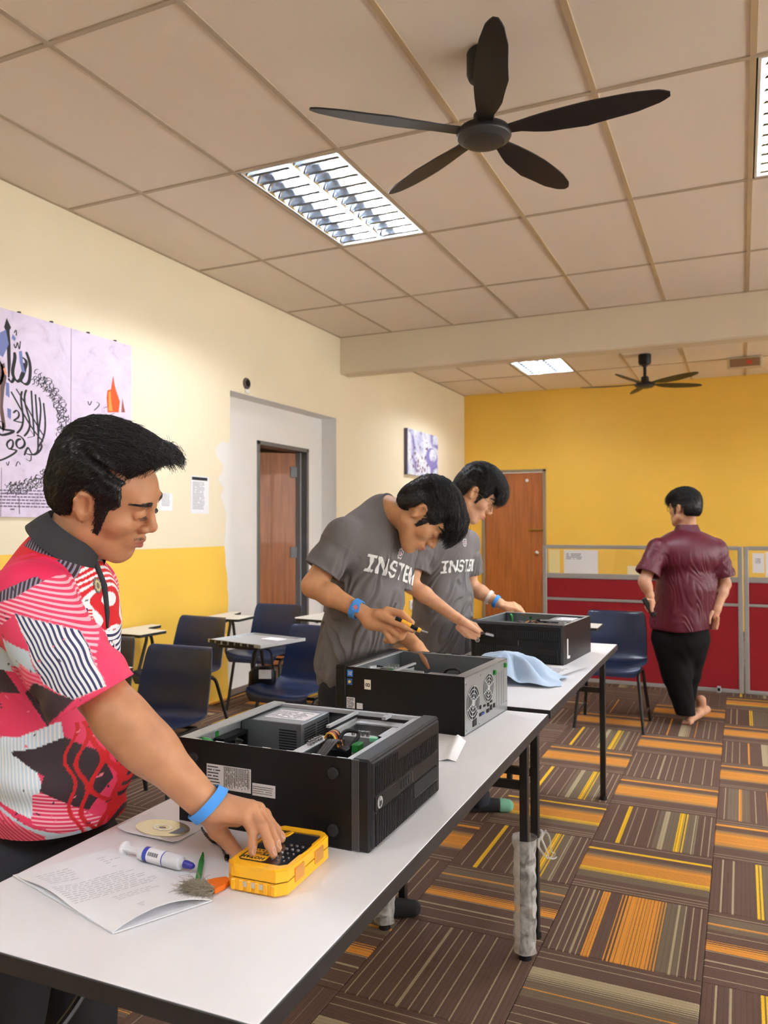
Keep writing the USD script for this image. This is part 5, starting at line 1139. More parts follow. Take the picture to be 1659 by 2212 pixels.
# printed pattern: colour patches in the plane facing the side, pixels of the garment as drawn (u right, v down), stripes along three directions
def uv1(P):
    sl = np.linalg.norm(P-np.array(sh_r)-np.clip((P-np.array(sh_r))@ad, -.02, 1)[:, None]*ad, axis=1) < .092
    r2_ = at_depth(120, 1400, 1.335); r1_ = at_depth(120, 1600, 1.46)
    return np.where(sl, 120+(P-r2_)@FX*1706.5/1.315, 120+(P-r1_)@FX*1706.5/1.46), np.where(sl, 1400-(P-r2_)[:, 2]*1706.5/1.315, 1600-(P-r1_)[:, 2]*1706.5/1.46)
import shapely
PK, PK2, WH, PB, DK, RD, GR = (232, 66, 104), (240, 130, 150), (238, 240, 244), (204, 222, 236), (62, 48, 54), (214, 34, 44), (140, 132, 150)
patches = [  # polygon px, colour, second colour, stripe set (0 none, 1 '\\', 2 '/', 3 '|')
    ([(-200, 1000), (420, 1000), (420, 2000), (-200, 2000)], PK, PK, 0),
    ([(-120, 1130), (80, 1120), (160, 1240), (120, 1300), (-120, 1330)], DK, GR, 3),
    ([(-100, 1190), (60, 1120), (20, 1180), (120, 1210), (30, 1215), (-100, 1260)], RD, RD, 0),
    ([(-120, 1230), (60, 1195), (110, 1215), (160, 1262), (150, 1300), (60, 1245), (-120, 1330)], (222, 44, 88), (222, 44, 88), 0),
    ([(30, 1290), (90, 1245), (170, 1270), (190, 1330), (240, 1440), (180, 1440), (35, 1325), (-120, 1440), (-120, 1330)], PK, (250, 190, 202), 2),
    ([(150, 1215), (180, 1200), (215, 1300), (225, 1400), (190, 1400), (160, 1300)], RD, WH, 4),
    ([(175, 1205), (420, 1205), (420, 1500), (235, 1500), (225, 1380), (214, 1290)], (204, 34, 40), (204, 34, 40), 0),
    ([(33, 1322), (178, 1358), (260, 1466), (196, 1492), (118, 1466), (76, 1390)], WH, (56, 58, 96), 1),
    ([(2, 1380), (80, 1402), (104, 1446), (10, 1440)], PB, PB, 0),
    ([(46, 1428), (104, 1446), (126, 1476), (76, 1486)], PK2, PK, 2),
    ([(70, 1490), (92, 1466), (200, 1492), (160, 1528), (118, 1560), (90, 1520)], DK, DK, 0),
    ([(-120, 1440), (30, 1440), (60, 1490), (-120, 1500)], DK, DK, 0),
    ([(-120, 1500), (40, 1490), (80, 1520), (118, 1560), (60, 1580), (-120, 1570)], (226, 60, 96), (226, 60, 96), 0),
    ([(-120, 1566), (60, 1580), (140, 1552), (150, 1590), (90, 1610), (120, 1700), (96, 1760), (20, 1720), (-120, 1640)], PB, WH, 3),
    ([(48, 1608), (100, 1602), (150, 1585), (205, 1630), (222, 1700), (180, 1760), (140, 1725), (108, 1696), (116, 1662)], DK, DK, 0),
    ([(92, 1700), (112, 1694), (150, 1730), (200, 1790), (190, 1820), (140, 1800), (84, 1764)], PK, (248, 180, 192), 2),
    ([(0, 1715), (85, 1775), (140, 1800), (136, 1838), (90, 1818), (0, 1730)], PB, PB, 0),
    ([(-120, 1690), (10, 1730), (108, 1800), (104, 1850), (-120, 1850)], PK, (246, 130, 150), 1),
    ([(104, 1800), (190, 1800), (190, 1850), (104, 1850)], PB, PB, 0),
    ([(178, 1520), (420, 1480), (420, 1860), (190, 1860), (205, 1790), (230, 1700), (214, 1600)], (216, 34, 40), DK, 5)]
u1, v1 = uv1(P); on_sleeve = np.linalg.norm(P-np.array(sh_r)-np.clip((P-np.array(sh_r))@ad, -.02, 1)[:, None]*ad, axis=1) < .092; uvp = np.stack([u1, v1], 1); ca = np.zeros((len(P), 3)); cb = np.zeros((len(P), 3)); wv = np.zeros((len(P), 3))
wob = 3*np.sin(v1*.05)
for poly, a, b, k in patches:
    ins = shapely.contains_xy(Polygon(poly).buffer(0), u1, v1) & ~(on_sleeve & (k in (4, 5) or a == (204, 34, 40))); ca[ins] = lin(a); cb[ins] = lin(b if k in (1, 2, 3) else a); wv[ins] = 0
    if k in (1, 2, 3): wv[ins, k-1] = 1
    if k in (4, 5):
        s = np.sin((u1+14*np.sin(v1*.045)+.25*v1)*(.42 if k == 4 else .30)); i2 = ins & (s > (.2 if k == 4 else .1)); ca[i2] = lin(b); cb[i2] = lin(b)
for x0, w_ in ((160, 5), (178, 6), (200, 7), (222, 7), (238, 6)):       # wavering red ribbons on the flank
    i2 = (np.abs(u1-x0-9*np.sin(v1*.055+x0)) < w_*.6) & (v1 > 1560) & (v1 < 1800+x0*.2); ca[i2] = cb[i2] = lin((208, 34, 40)); wv[i2] = 0
rr = np.random.default_rng(11)
for _ in range(60):
    c = np.array([rr.uniform(0, 230), rr.uniform(1260, 1830)]); a = rr.uniform(0, 3.1); q = (uvp-c)@np.array([[math.cos(a), -math.sin(a)], [math.sin(a), math.cos(a)]]); i2 = (q[:, 0]/rr.uniform(2, 6))**2+(q[:, 1]/rr.uniform(1., 2.2))**2 < 1
    col = lin(PK2 if rr.random() < .35 else (40, 36, 60)); ca[i2] = cb[i2] = col
V3 = Sdf.ValueTypeNames.Float3Array
def stripes(nm, dvec, period): return {nm+'d': ('vector_math', {'math_type': 'dot_product', 'vector2': tuple(np.array(dvec)*2*math.pi/period)}), nm+'s': ('math', {'math_type': 'sine'}), nm+'g': ('math', {'math_type': 'greater_than', 'value2': .15})}
nd = {'g': ('geometry', {}), 'ca': ('attribute', {'attribute': 'patch_a'}), 'cb': ('attribute', {'attribute': 'patch_b'}), 'w': ('attribute', {'attribute': 'stripe_w'}), 'sw': ('separate_xyz', {}), 'm': ('mix_color', {}), 'bn': ('noise_texture', {'scale': 900.}), 'b': ('bump', {'strength': .25, 'distance': .001}), 'p': ('principled_bsdf', {'roughness': .62, 'specular_ior_level': .3})}
lk = [('w.vector', 'sw.vector'), ('ca.color', 'm.a'), ('cb.color', 'm.b'), ('m.result', 'p.base_color'), ('g.position', 'bn.vector'), ('bn.fac', 'b.height'), ('b.normal', 'p.normal')]
for nm, (a, b, per) in dict(A=(.78, .62, .0075), B=(.25, .97, .0075), C=(1., .1, .0065)).items():
    nd.update(stripes(nm, FX*a+np.array([0, 0, b]), per)); lk += [('g.position', nm+'d.vector1'), (nm+'d.value', nm+'s.value1'), (nm+'s.value', nm+'g.value1')]
for i, nm in enumerate('ABC'): nd['t'+nm] = ('math', {'math_type': 'multiply'}); lk += [(nm+'g.value', f't{nm}.value1'), ('sw.'+'xyz'[i], f't{nm}.value2')]
nd['s1'] = ('math', {'math_type': 'add'}); nd['s2'] = ('math', {'math_type': 'add', 'use_clamp': True}); lk += [('tA.value', 's1.value1'), ('tB.value', 's1.value2'), ('s1.value', 's2.value1'), ('tC.value', 's2.value2'), ('s2.value', 'm.fac')]
jersey = usdkit.material(stage, '/World/Looks/patterned_jersey', nd, lk, 'p.BSDF')
put('polo_shirt', (P, F), jersey, t1, smooth=True, label='pink, white and black patterned polo shirt', prims={'patch_a': (ca, V3), 'patch_b': (cb, V3), 'stripe_w': (wv, V3)})
SHd = SH
def crest(o, r, x):
    st = Polygon([(r*(1 if i % 2 else .82)*math.cos(i*math.pi/10), r*1.2*(1 if i % 2 else .82)*math.sin(i*math.pi/10)) for i in range(20)])
    decal(t1, 'chest_crest', flat(st), o, x, [0, 0, 1], SHd, mat('crest_grey', (120, 110, 100), .6), .0012, .005, label='round crest on the chest'); decal(t1, 'crest_ring', flat(affinity.scale(st, .72, .72).difference(affinity.scale(st, .4, .4))), o, x, [0, 0, 1], SHd, mat('crest_gold', (206, 190, 140), .6), .0018, .005)
crest(at_depth(236, 1266, 1.52), .014, unit(FX*.45+FY*.9))
fx_ = unit(FX*.8+FY*.6); fo = at_depth(188, 1325, 1.45)
decal(t1, 'flag_patch', flat(Polygon([(0, -.012), (.024, -.012), (.024, .012), (0, .012)])), fo, fx_, [-.2, 0, 1], SHd, mat('flag_white', (236, 232, 230), .7), .0012, .005, label='small striped flag patch')
for i in range(4): decal(t1, 'flag_stripe', flat(Polygon([(0, -.012+i*.0062), (.024, -.012+i*.0062), (.024, -.009+i*.0062), (0, -.009+i*.0062)])), fo, fx_, [-.2, 0, 1], SHd, mat('flag_red', (206, 36, 40), .7), .0016, .005)
decal(t1, 'flag_canton', flat(Polygon([(0, -.001), (.013, -.001), (.013, .012), (0, .012)])), fo, fx_, [-.2, 0, 1], SHd, mat('flag_blue', (34, 44, 110), .7), .0020, .005)
decal(t1, 'flag_crescent', flat(Point(.006, .0055).buffer(.0042).difference(Point(.0075, .0055).buffer(.0036))), fo, fx_, [-.2, 0, 1], SHd, mat('flag_yellow', (240, 200, 60), .7), .0024, .003)
e = flat_text('UT', .034); e.apply_translation((0, -.017, 0)); decal(t1, 'shirt_lettering', e, at_depth(246, 1408, 1.53), unit(FX*.3+FY*.95), [-.1, 0, 1], SHd, mat('shirt_white', (238, 236, 236), .7), .0016, .006, label='white block letters on the chest')
# collar: a band standing round the neck, folded down
ang = np.linspace(0, 2*np.pi, 61)
cx = unit(FX-upn*np.dot(FX, upn)); cy = np.cross(upn, cx)
def collar_ring(rx, ry, c, slope): return np.stack([c+cx*rx*math.cos(a)+cy*ry*math.sin(a)+np.array([0, 0, 1.])*(-slope*math.cos(a)) for a in ang])
rings = [collar_ring(.062, .062, cc-upn*.004, 0), collar_ring(.061, .062, cc+upn*.022, 0), collar_ring(.065, .066, cc+upn*.026, 0), collar_ring(.074, .078, cc+upn*.006, .0), collar_ring(.082, .088, cc-upn*.020, .0)]
CG = np.stack(rings, 1)[3:-3]
m = thick(CG, .003); put('collar', m, mat('collar_black', (44, 44, 48), .8, bump=(700, .3)), t1, smooth=40, label='black ribbed collar')
pts = [cc+cx*.066-FY*.02+FX*.02+[0, 0, -.0], cc+cx*.085-FY*.02+FX*.02+[0, 0, -.035], cc+cx*.10-FY*.02+FX*.03+[0, 0, -.08], cc+cx*.10-FY*.02+FX*.03+[0, 0, -.11]]
pl_ = [project_to(SHC, np.array([q]), FX, .0025)[0] for q in pts]
put('placket', tubem(np.array(pl_), [.006, .0065, .005, .002], 10), mat('collar_black', (44, 44, 48), .8), t1, smooth=50)
put('trousers', (lambda fld: surface(fld, c_hip-[.35, .35, c_hip[2]-.02], c_hip+[.35, .35, .05], .008, 1))(Field().u(Cap(c_hip-[0, 0, .02], c_hip-[0, 0, .10], .118, .118), 0).u(Cap(c_hip-FY*.085-FX*.03-[0, 0, .08], np.array([*(c_hip-FY*.10-FX*.075)[:2], .07]), .098, .062), .04).u(Cap(c_hip+FY*.085+FX*.02-[0, 0, .08], np.array([*(c_hip+FY*.08+FX*.045)[:2], .07]), .098, .062), .04)), mat('black_trousers', (22, 23, 30), .8), t1, smooth=True)
for s, fx in ((-1, -.075), (1, .045)):
    q = c_hip+FY*.09*s+FX*fx; put('shoe', (lambda fld: surface(fld, [q[0]-.2, q[1]-.2, -.0], [q[0]+.25, q[1]+.25, .12], .006, 1))(Field().u(Cap([*q[:2], .045], [*(q+FX*.12)[:2], .036], .045, .036), 0)), black_plastic, t1, smooth=True)
# hair: short sides and a quiff swept up and forward
def hp(x, y, z): return o1+R1@np.array([x, y, z])*S1
HF = Field(o1, R1, S1)
HF.u(Ell((0, -.020, .044), (.0785, .0995, .0905)), 0).u(Ell((0, -.048, .0), (.0715, .0705, .0715)), .02)
HF.u(Ell((0, -.016, .074), (.068, .088, .080)), .03).u(Ell((0, .050, .112), (.055, .060, .036), rotx(-.10)), .03).u(Cap((-.032, .086, .123), (.032, .086, .123), .014), .02).u(Ell((0, .100, .126), (.034, .014, .008), rotx(-.2)), .012)
for s_ in (-1, 1): HF.u(Ell((s_*.058, .030, .034), (.0165, .032, .034)), .012)
def hair_post(p, d):
    ax_ = np.abs(p[:, 0]); y, z = p[:, 1], p[:, 2]
    d = smax(d, y-np.interp(z, [-.05, -.044, 0, .018, .055, .090, .112, .116], [.018, .026, .043, .058, .050, .064, .085, .20]), .004)
    d = smax(d, -(z-np.interp(y, [-.12, -.055, -.034, -.030, .004, .006, .03], [-.064, -.064, -.045, .022, .022, -.044, -.044])), .003)
    ear = np.sqrt(((y+.010)/.023)**2+((z+.010)/.040)**2)-1
    d = np.where(ax_ > .045, smax(d, -ear*.03, .003), d)
    part = np.exp(-((z-np.interp(y, [-.045, .04], [.098, .074]))/.0055)**2)*np.clip((p[:, 0]-.02)/.02, 0, 1)*np.clip((y+.05)/.03, 0, 1)*np.clip((.06-y)/.02, 0, 1)
    lock = np.sin(p[:, 0]*260+30*p[:, 1]+9*meshkit.noise(p*40, 3))*np.sin(p[:, 1]*60+p[:, 2]*150)
    return d+.0016*lock+.008*part+.0016*(meshkit.fbm(p*130, 2, 7)-.5)
HF.post = hair_post; HF.bound()
P, F = surface(HF, o1-.19, o1+.19, .0026, 1); hp1 = put('hair', (P, F), hair_mat, t1, smooth=True)
q = ((P-o1)@R1)/S1; r_ = np.random.default_rng(4); n_ = np.random.default_rng(4)
top = q[(q[:, 1] < .066) & (q[:, 2] > .095-.03*(q[:, 1] > .05)) & ((q[:, 0] < .03) | (q[:, 2] > .105))]; top = top[r_.integers(0, len(top), 4200)]
dirs = np.stack([r_.normal(-.1, .14, len(top)), np.full(len(top), 1.)+r_.normal(0, .12, len(top)), .1+r_.normal(0, .14, len(top))], 1)
strands(hp1, o1, R1, S1, top, dirs, .042, .0, .0010, 6, .09, 3, f=HF, off=(.0008, .0060))
sideburns(t1, A1, o1, R1, S1, 2)
fr = q[(q[:, 1] > .062) & (q[:, 2] > .122)]; fr = fr[r_.integers(0, len(fr), 1500)]; strands(hp1, o1, R1, S1, fr, np.stack([r_.normal(0, .25, len(fr)), 1+r_.normal(0, .2, len(fr)), .22+r_.normal(0, .25, len(fr))], 1), .024, .5, .0009, 6, .16, 13, grav=.0)
tp = q[(q[:, 2] > .12) & (q[:, 1] < .08)]; tp = tp[r_.integers(0, len(tp), 1200)]; strands(hp1, o1, R1, S1, tp, np.stack([r_.normal(0, .4, len(tp)), 1+r_.normal(0, .3, len(tp)), .3+r_.normal(0, .25, len(tp))], 1), .024, .5, .0008, 6, .2, 14)
sd = q[(q[:, 2] <= .112)]; sd = sd[r_.integers(0, len(sd), 9000)]
dirs = np.stack([np.sign(sd[:, 0])*.1, -.45+r_.normal(0, .2, len(sd)), -.8+r_.normal(0, .2, len(sd))], 1); strands(hp1, o1, R1, S1, sd, dirs, .015, .0, .0009, 4, .12, 6, f=HF, off=(.0004, .0030))
brows(t1, o1, R1, S1, H1)
# moustache shade and lashes
r_ = np.random.default_rng(9); k = []
for s in (-1, 1):
    for i in range(60):
        a = np.array([s*(.003+.02*r_.random()), .104, -.050-.004*r_.random()]); dd = np.array([s*.002, 0, -.003]); k.append([a, a+dd*.5, a+dd])
    for i in range(22):
        u_ = i/21; a = np.array([s*(.020+.023*u_), .098-.007*u_, .0005]); dd = np.array([s*.001, .006, -.0045]); k.append([a, a+dd*.5, a+dd])
k = np.array(k).reshape(-1, 3)*S1@R1.T+o1
k2 = k.reshape(-1, 3, 3); hl = np.array([i % 82 < 60 for i in range(len(k2))]); kk = k2[hl].reshape(-1, 3)
for _ in range(3): kk = kk-np.clip(A1(kk)-.0004, -.01, .01)[:, None]*R1[:, 1]
curves('moustache', kk.reshape(-1, 3, 3), .00025, hair_mat, t1)
ks = k2[~hl]; sh_ = np.clip(A1(ks[:, 0])-.0004, -.012, .012)[:, None, None]*R1[:, 1]; curves('eyelashes', ks-sh_, .00042, hair_mat, t1)
# blue band on the wrist
def wristband(t, e, w_, at, r0, width, m, fold=True, name='wristband', label=None, th=.003):
    e, w_ = np.array(e), np.array(w_); ax = unit(w_-e); c = e+(w_-e)*at; F_ = frame(ax); a = np.linspace(0, 2*np.pi, 49)
    G = np.stack([np.stack([c+F_[:, 0]*r0*math.cos(x)+F_[:, 1]*r0*math.sin(x)+ax*(v-.5)*width for v in np.linspace(0, 1, 4)]) for x in a])
    for k_ in range(6): 
        fl = G.reshape(-1, 3); dq = t[1](fl)-th; tc = (fl-c)-((fl-c)@ax)[:, None]*ax; tc /= np.linalg.norm(tc, axis=1, keepdims=True); G = (fl-np.clip(dq, -.02, .02)[:, None]*tc).reshape(G.shape)
    g = thick(G[:, ::-1], th); return put(name, g, m, t[0], smooth=60, label=label)
blue_band = mat('blue_band', (70, 150, 232), .7, bump=(900, .3))
wristband((t1, A1), el, wr, .985, .034, .0175, blue_band, label='bright blue fabric wristband')
# fingernails
nail = mat('nail', (206, 160, 140), .3)
for m_, p_, tp_, rr in zip(mcp, pip, tips, (.0076, .0084, .0086, .0080)):
    p_, tp_ = np.array(p_), np.array(tp_); d_ = unit(tp_-p_); nrm = unit(FX*.8-FY*.35+np.array([0, 0, .55])); nrm = unit(nrm-d_*(nrm@d_)); sx = np.cross(d_, nrm)
    g = flat(affinity.scale(Point(0, 0).buffer(1, 6), rr*.62, rr*.85)); v = g.vertices; Q = tp_-d_*rr*.35+v[:, :1]*sx+v[:, 1:2]*d_+nrm*rr
    put('fingernail', (project_to(A1, Q, nrm, .0006), g.faces[:, ::-1]), nail, t1, smooth=True)
cord = [at_depth(*q) for q in ((436, 1788, 1.36), (448, 1806, 1.40), (466, 1822, 1.42), (480, 1838, 1.40))]+[at_z(490, 1858, Z0+.006)]
tc = thing('grounding_cord', 'dark coiled cord of the wristband with a black snap behind the hand', 'cord', (0, 0, 0))
from scipy.interpolate import CubicSpline
cs = CubicSpline(np.linspace(0, 1, 5), np.array(cord)); tt = np.linspace(0, 1, 130); cl = cs(tt); cl += .0035*np.stack([np.cos(tt*120), np.sin(tt*120), np.cos(tt*120+1)], 1)*np.sin(np.pi*tt)[:, None]; cl[:, 2] = np.maximum(cl[:, 2], Z0+.003)
put('coiled_cord', tubem(cl, .0016, 6), mat('cord_umber', (74, 56, 50), .5), tc, smooth=50); put('snap', lathe([(0, .009), (.004, .0085), (.0045, .004), (.003, .0)], 14).apply_translation(at_z(490, 1858, Z0)), hole, tc, smooth=40)
# ---- two students in grey shirts
def glasses(t, o, R, S, rim=(196, 170, 120)):
    gm = mat('glasses_wire', rim, .25, .9); tr = lambda P: np.asarray(P)*S@R.T+o; k = []
    for s in (-1, 1):
        a = np.linspace(0, 2*np.pi, 25); k.append(tubem(tr(np.stack([s*.033+.021*np.cos(a), .112-.010*((.021*np.cos(a)*s+.012)/.03)**2, -.002+.018*np.sin(a)], 1)), .0011, 6))
        k.append(tubem(tr([(s*.054, .106, .004), (s*.068, .08, .006), (s*.080, .0, .006), (s*.079, -.016, -.002)]), .0012, 6))
    k.append(tubem(tr([(-.012, .115, .0), (0, .119, .003), (.012, .115, .0)]), .0011, 6)); return put('glasses', trimesh.util.concatenate(k), gm, t, smooth=50, label='thin metal-rimmed glasses')
grey_tee = mat('grey_tee', (112, 108, 108), .85, 0, .2, var=(5, .05), bump=(900, .25))
shirt_print = mat('shirt_print', (232, 232, 230), .7)
def student(label, hd, S, Rh, od, neck, shr, elr, wrr, shl, ell_, wrl, chest, mid, hip, facing, hem_z, skn, sk_cols, hands, hairf, feet, trousers, cuffs=(.80, .80), text_at=None, seed=3, tee=None, sleeve=.062, girth=1., h=.0042, bodyx=None, wrk=1., pant_z=.035):
    t = thing('person', label, 'person', (0, 0, 0)); tee = tee or grey_tee
    A_ = Field(); Hf = head_field(od, Rh, S, look=1., fat=.002); A_.u(Hf, 0)
    shr, elr, wrr, shl, ell_, wrl, chest, mid, hip, neck = [np.array(q, float) for q in (shr, elr, wrr, shl, ell_, wrl, chest, mid, hip, neck)]
    A_.u(Cap(od+Rh@np.array([0, -.030, -.05])*S, neck, .046*S/.93, .053), .03)
    side = unit((shr-shl)*[1, 1, 0]); fw = unit(np.cross([0, 0, 1.], side)); spine = unit(neck-mid)
    side = unit(shr-shl-spine*((shr-shl)@spine)); fwd = np.cross(spine, side); Rt_ = np.stack([fwd, side, spine], 1)
    A_.u(Ell(chest, (.07, .12, .12), Rt_), .05).u(Cap(mid, hip, .08), .05).u(Cap(shr, shl, .04), .04).u(Cap(neck, (shr+shl)/2, .05), .04)
    for a, b, c, hand in ((shr, elr, wrr, hands[0]), (shl, ell_, wrl, hands[1])):
        m_ = b*.65+c*.35; A_.u(Cap(a, b, .043, .036), .02).u(Cap(b, m_, .0365, .034), .015).u(Cap(m_, c, .0335, .024), .02)
        for item in hand:
            if item[0] == 'chain': A_.chain(item[1], item[2] if len(item) > 2 else .005)
            else: A_.u(Cap(item[1], item[2], item[3], item[4]), .012)
    pts = np.array([od, neck, shr, elr, wrr, shl, ell_, wrl, hip]+[q[:3] for hd_ in hands for it in hd_ for q in (it[1] if it[0] == 'chain' else it[1:3])])
    body_mesh(t, A_, pts.min(0)-.15, pts.max(0)+.17, h, skn, od, Rh, S)
    # shirt
    F_ = Field(); g = girth
    F_.u(Ell(chest, (.112*g, .172*g, .17), Rt_), 0).u(Cap(mid, hip, .112*g, .118*g), .07).u(Cap(mid+side*.05, hip+side*.05, .105*g, .105*g), .05).u(Cap(mid-side*.05, hip-side*.05, .105*g, .105*g), .05)
    F_.u(Cap(hip, hip-[0, 0, .14], .12*g, .128*g), .05).u(Cap(shr, shl, .057), .05).u(Cap(neck-spine*.05, neck+spine*.0, .07, .062), .04)
    cfs = []
    for (a, b, c, q) in ((shr, elr, wrr, cuffs[0]), (shl, ell_, wrl, cuffs[1])):
        d_ = unit(b-a); L = np.linalg.norm(b-a); F_.u(Cap(a, a+d_*(L*q+.05), .058, sleeve+.006), .03); cfs.append((a, d_, L*q))
    def post(p, d):
        z = p[:, 2]; v = (p-mid)@side; w_ = (p-mid)@fwd; zz = (p-mid)@spine
        n1 = meshkit.fbm(np.stack([v*10, w_*10, zz*4+v*6], -1), 2, seed)
        d = d+wrk*.006*np.sin(26*(n1*2+zz*1.2+v*1.1))*np.clip((chest[2]-z)/.15+.45, .15, 1)*.7+.010*wrk*(n1-.5)
        d = d+.004*np.sin(np.arctan2(v, w_)*7+4*n1)*np.clip((hip[2]+.1-z)/.2, 0, 1)
        for a, d_, q in cfs:
            l = (p-a)@d_; rr_ = np.linalg.norm(p-a-l[:, None]*d_, axis=1); on = (rr_ < .085) & (l > .03)
            d = np.where(on, np.maximum(d+.002*np.sin(l*80+v*40), l-q), d)
        return np.maximum(d, hem_z+.008*np.sin(v*14)-z)
    F_.post = post; C_ = Field().u(lambda p: F_(p), 0)
    for a, d_, q in cfs: C_.sub(Cap(a+d_*(q-.03), a+d_*(q+.07), sleeve-.014, sleeve-.004), .002)
    nu = unit(od-neck); C_.sub(Cap(neck-nu*.0, neck+nu*.14, .053, .07), .004); C_.sub(Cap([*hip[:2], hem_z-.02], [*hip[:2], hem_z+.03], .1), .003)
    bp = np.array([shr, shl, chest, hip, shr+(elr-shr)*.9, shl+(ell_-shl)*.9, neck]); lo = bp.min(0)-.21; lo[2] = hem_z-.02
    P, Fc = surface(C_, lo, bp.max(0)+[.21, .21, .12], h*.95, 1)
    put('shirt', (P, Fc), tee, t, smooth=True)
    # hem stitch, collar rib
    a = np.linspace(0, 2*np.pi, 49); N_ = frame(nu); ring = np.stack([neck+nu*.012+N_[:, 0]*.06*math.cos(x)+N_[:, 1]*.06*math.sin(x) for x in a])
    if tee is grey_tee: put('neck_rib', tubem(ring, .0065, 8), tee, t, smooth=60)
    # trousers and shoes
    T_ = Field().u(Cap(hip-[0, 0, .0], hip-[0, 0, .10], .112*g, .112*g), 0)
    for s, ft in zip((1, -1), feet):
        ft = np.array(ft, float); kn = (hip+side*[1, 1, 0]*.08*s)*.5+ft*.5+fw*.02; kn = np.array(kn); T_.u(Cap(hip+side*.07*s-[0, 0, .1], kn, .088*g, .068*g), .04).u(Cap(kn, [*ft[:2], ft[2]+.05], .066*g, .055), .02)
    T_.post = lambda p, d: np.maximum(d, pant_z-p[:, 2])+.004*wrk*np.sin(p[:, 2]*42+6*np.sin(p[:, 0]*20))*np.clip((.7-p[:, 2])/.3, 0, 1)
    allf = np.array(list(feet)+[hip]); lo = allf.min(0)-.2; lo[2] = 0.
    P, Fc = surface(T_, lo, allf.max(0)+[.2, .2, .13], .0065, 1); put('trousers', (P, Fc), trousers, t, smooth=True)
    # hair
    hfield, strokes = hairf(od, Rh, S); P, Fc = surface(hfield, od-.19, od+.19, .0034, 1); hp_ = put('hair', (P, Fc), hair_mat, t, smooth=True); q = ((P-od)@Rh)/S; r = np.random.default_rng(seed)
    for sel, dr, length, N, wd, of in strokes:
        s_ = q[sel(q)]; s_ = s_[r.integers(0, len(s_), N)]; strands(hp_, od, Rh, S, s_, dr(s_, r), length, .0 if of else .5, wd, 6, .06 if of else .1, seed, f=hfield if of else None, off=of or (0, 0), grav=0. if of else .22)
    sideburns(t, A_, od, Rh, S, seed, -.032, 320)
    if bodyx != 'back': brows(t, od, Rh, S, Hf, seed)
    if text_at is not None:
        o_, x_, y_, hgt, words = text_at; e = flat_text(words, hgt); e.apply_translation((0, -hgt/2, 0)); decal(t, 'shirt_lettering', e, o_, x_, y_, F_, shirt_print, .0016, .008, label='white word INSTEM across the chest')
    return t, A_, F_, C_, side, fwd, spine, cfs
def tee_hair(fringe, sidez=-.035, back=-.06, top=.0, long_front=0.):
    def make(o, R, S):
        f = Field(o, R, S); f.u(Ell((0, -.018, .046), (.081, .102, .093+top)), 0).u(Ell((0, -.048, .0), (.073, .073, .072)), .02).u(Ell((0, .02, .095+top), (.066, .072, .040)), .03)
        f.u(Ell((0, .082, .080), (.056, .028, .034+long_front)), .02)
        if long_front: f.u(Ell((.0, .105, .062), (.046, .018, .044), rotx(.25)), .015)
        for s in (-1, 1): f.u(Ell((s*.060, .028, .032), (.0165, .032, .034)), .012)
        def post(p, d):
            y, z = p[:, 1], p[:, 2]
            d = smax(d, y-np.interp(z, [-.05, -.035, 0, .02, .045, fringe-.006, fringe+.004], [.016, .028, .044, .056, .056, .075, .20]), .004)
            d = smax(d, -(z-np.interp(y, [-.12, -.055, -.034, -.030, .004, .006, .03], [back, back, -.04, .024, .024, sidez, sidez])), .003)
            ear = np.sqrt(((y+.010)/.022)**2+((z+.012)/.038)**2)-1; d = np.where(np.abs(p[:, 0]) > .045, smax(d, -ear*.03, .003), d)
            return d+.0022*np.sin(p[:, 0]*190+7*meshkit.noise(p*30, 5))*np.clip((z-.02)/.05, 0, 1)+.003*(meshkit.fbm(p*90, 2, 3)-.5)
        f.post = post; f.bound()
        up = lambda q: q[:, 2] > .05
        strokes = [(up, lambda s, r: np.stack([r.normal(0, .2, len(s))+s[:, 0]*3, 1.+r.normal(0, .15, len(s)), -.25+r.normal(0, .15, len(s))-3*np.clip(s[:, 1]-.05, 0, .1)], 1), .045, 3600, .0012, (.001, .0065)),
                   (lambda q: q[:, 2] <= .06, lambda s, r: np.stack([np.sign(s[:, 0])*.1, -.2+r.normal(0, .2, len(s)), -1+r.normal(0, .15, len(s))], 1), .018, 2600, .0009, (.0006, .003))]
        strokes.append((lambda q: (q[:, 1] > .07) & (q[:, 2] > fringe-.01), lambda s, r: np.stack([r.normal(0, .2, len(s)), .7+r.normal(0, .2, len(s)), -.5+r.normal(0, .3, len(s))], 1), .046, 1500, .0013, None))
        return f, strokes
    return make
skin2 = skin('skin_warm', (204, 150, 108), (168, 100, 86)); skin3 = skin('skin_light', (214, 162, 128), (178, 108, 96))
dark_jeans = mat('dark_jeans', (26, 30, 40), .85, bump=(500, .2))
def relaxed_left(w, d_, k=1.): 
    """simple curled hand beyond wrist w along d_ (world), fingers spread sideways"""
    d_ = unit(d_); s_ = unit(np.cross(d_, [0, 0, 1.])); n_ = np.cross(s_, d_); out = [('cap', w, w+d_*.045*k, .024*k, .020*k), ('cap', w+s_*.012*k, w+d_*.06*k+s_*.022*k, .018*k, .013*k), ('cap', w-s_*.012*k, w+d_*.06*k-s_*.02*k, .018*k, .013*k)]
    for i, l in enumerate((.06, .07, .066, .052)):
        b = w+d_*.07*k+s_*(.026-.0175*i)*k; out.append(('chain', [(*b, .0092*k), (*(b+d_*l*.5*k-n_*.006), .0084*k), (*(b+d_*l*.85*k-n_*.028*k), .0076*k), (*(b+d_*l*1.0*k-n_*.044*k), .0066*k)], .004))
    out.append(('chain', [(*(w+d_*.02*k+s_*.02*k), .0135*k), (*(w+d_*.05*k+s_*.042*k-n_*.012), .0105*k), (*(w+d_*.08*k+s_*.046*k-n_*.024*k), .0085*k)], .006)); return out
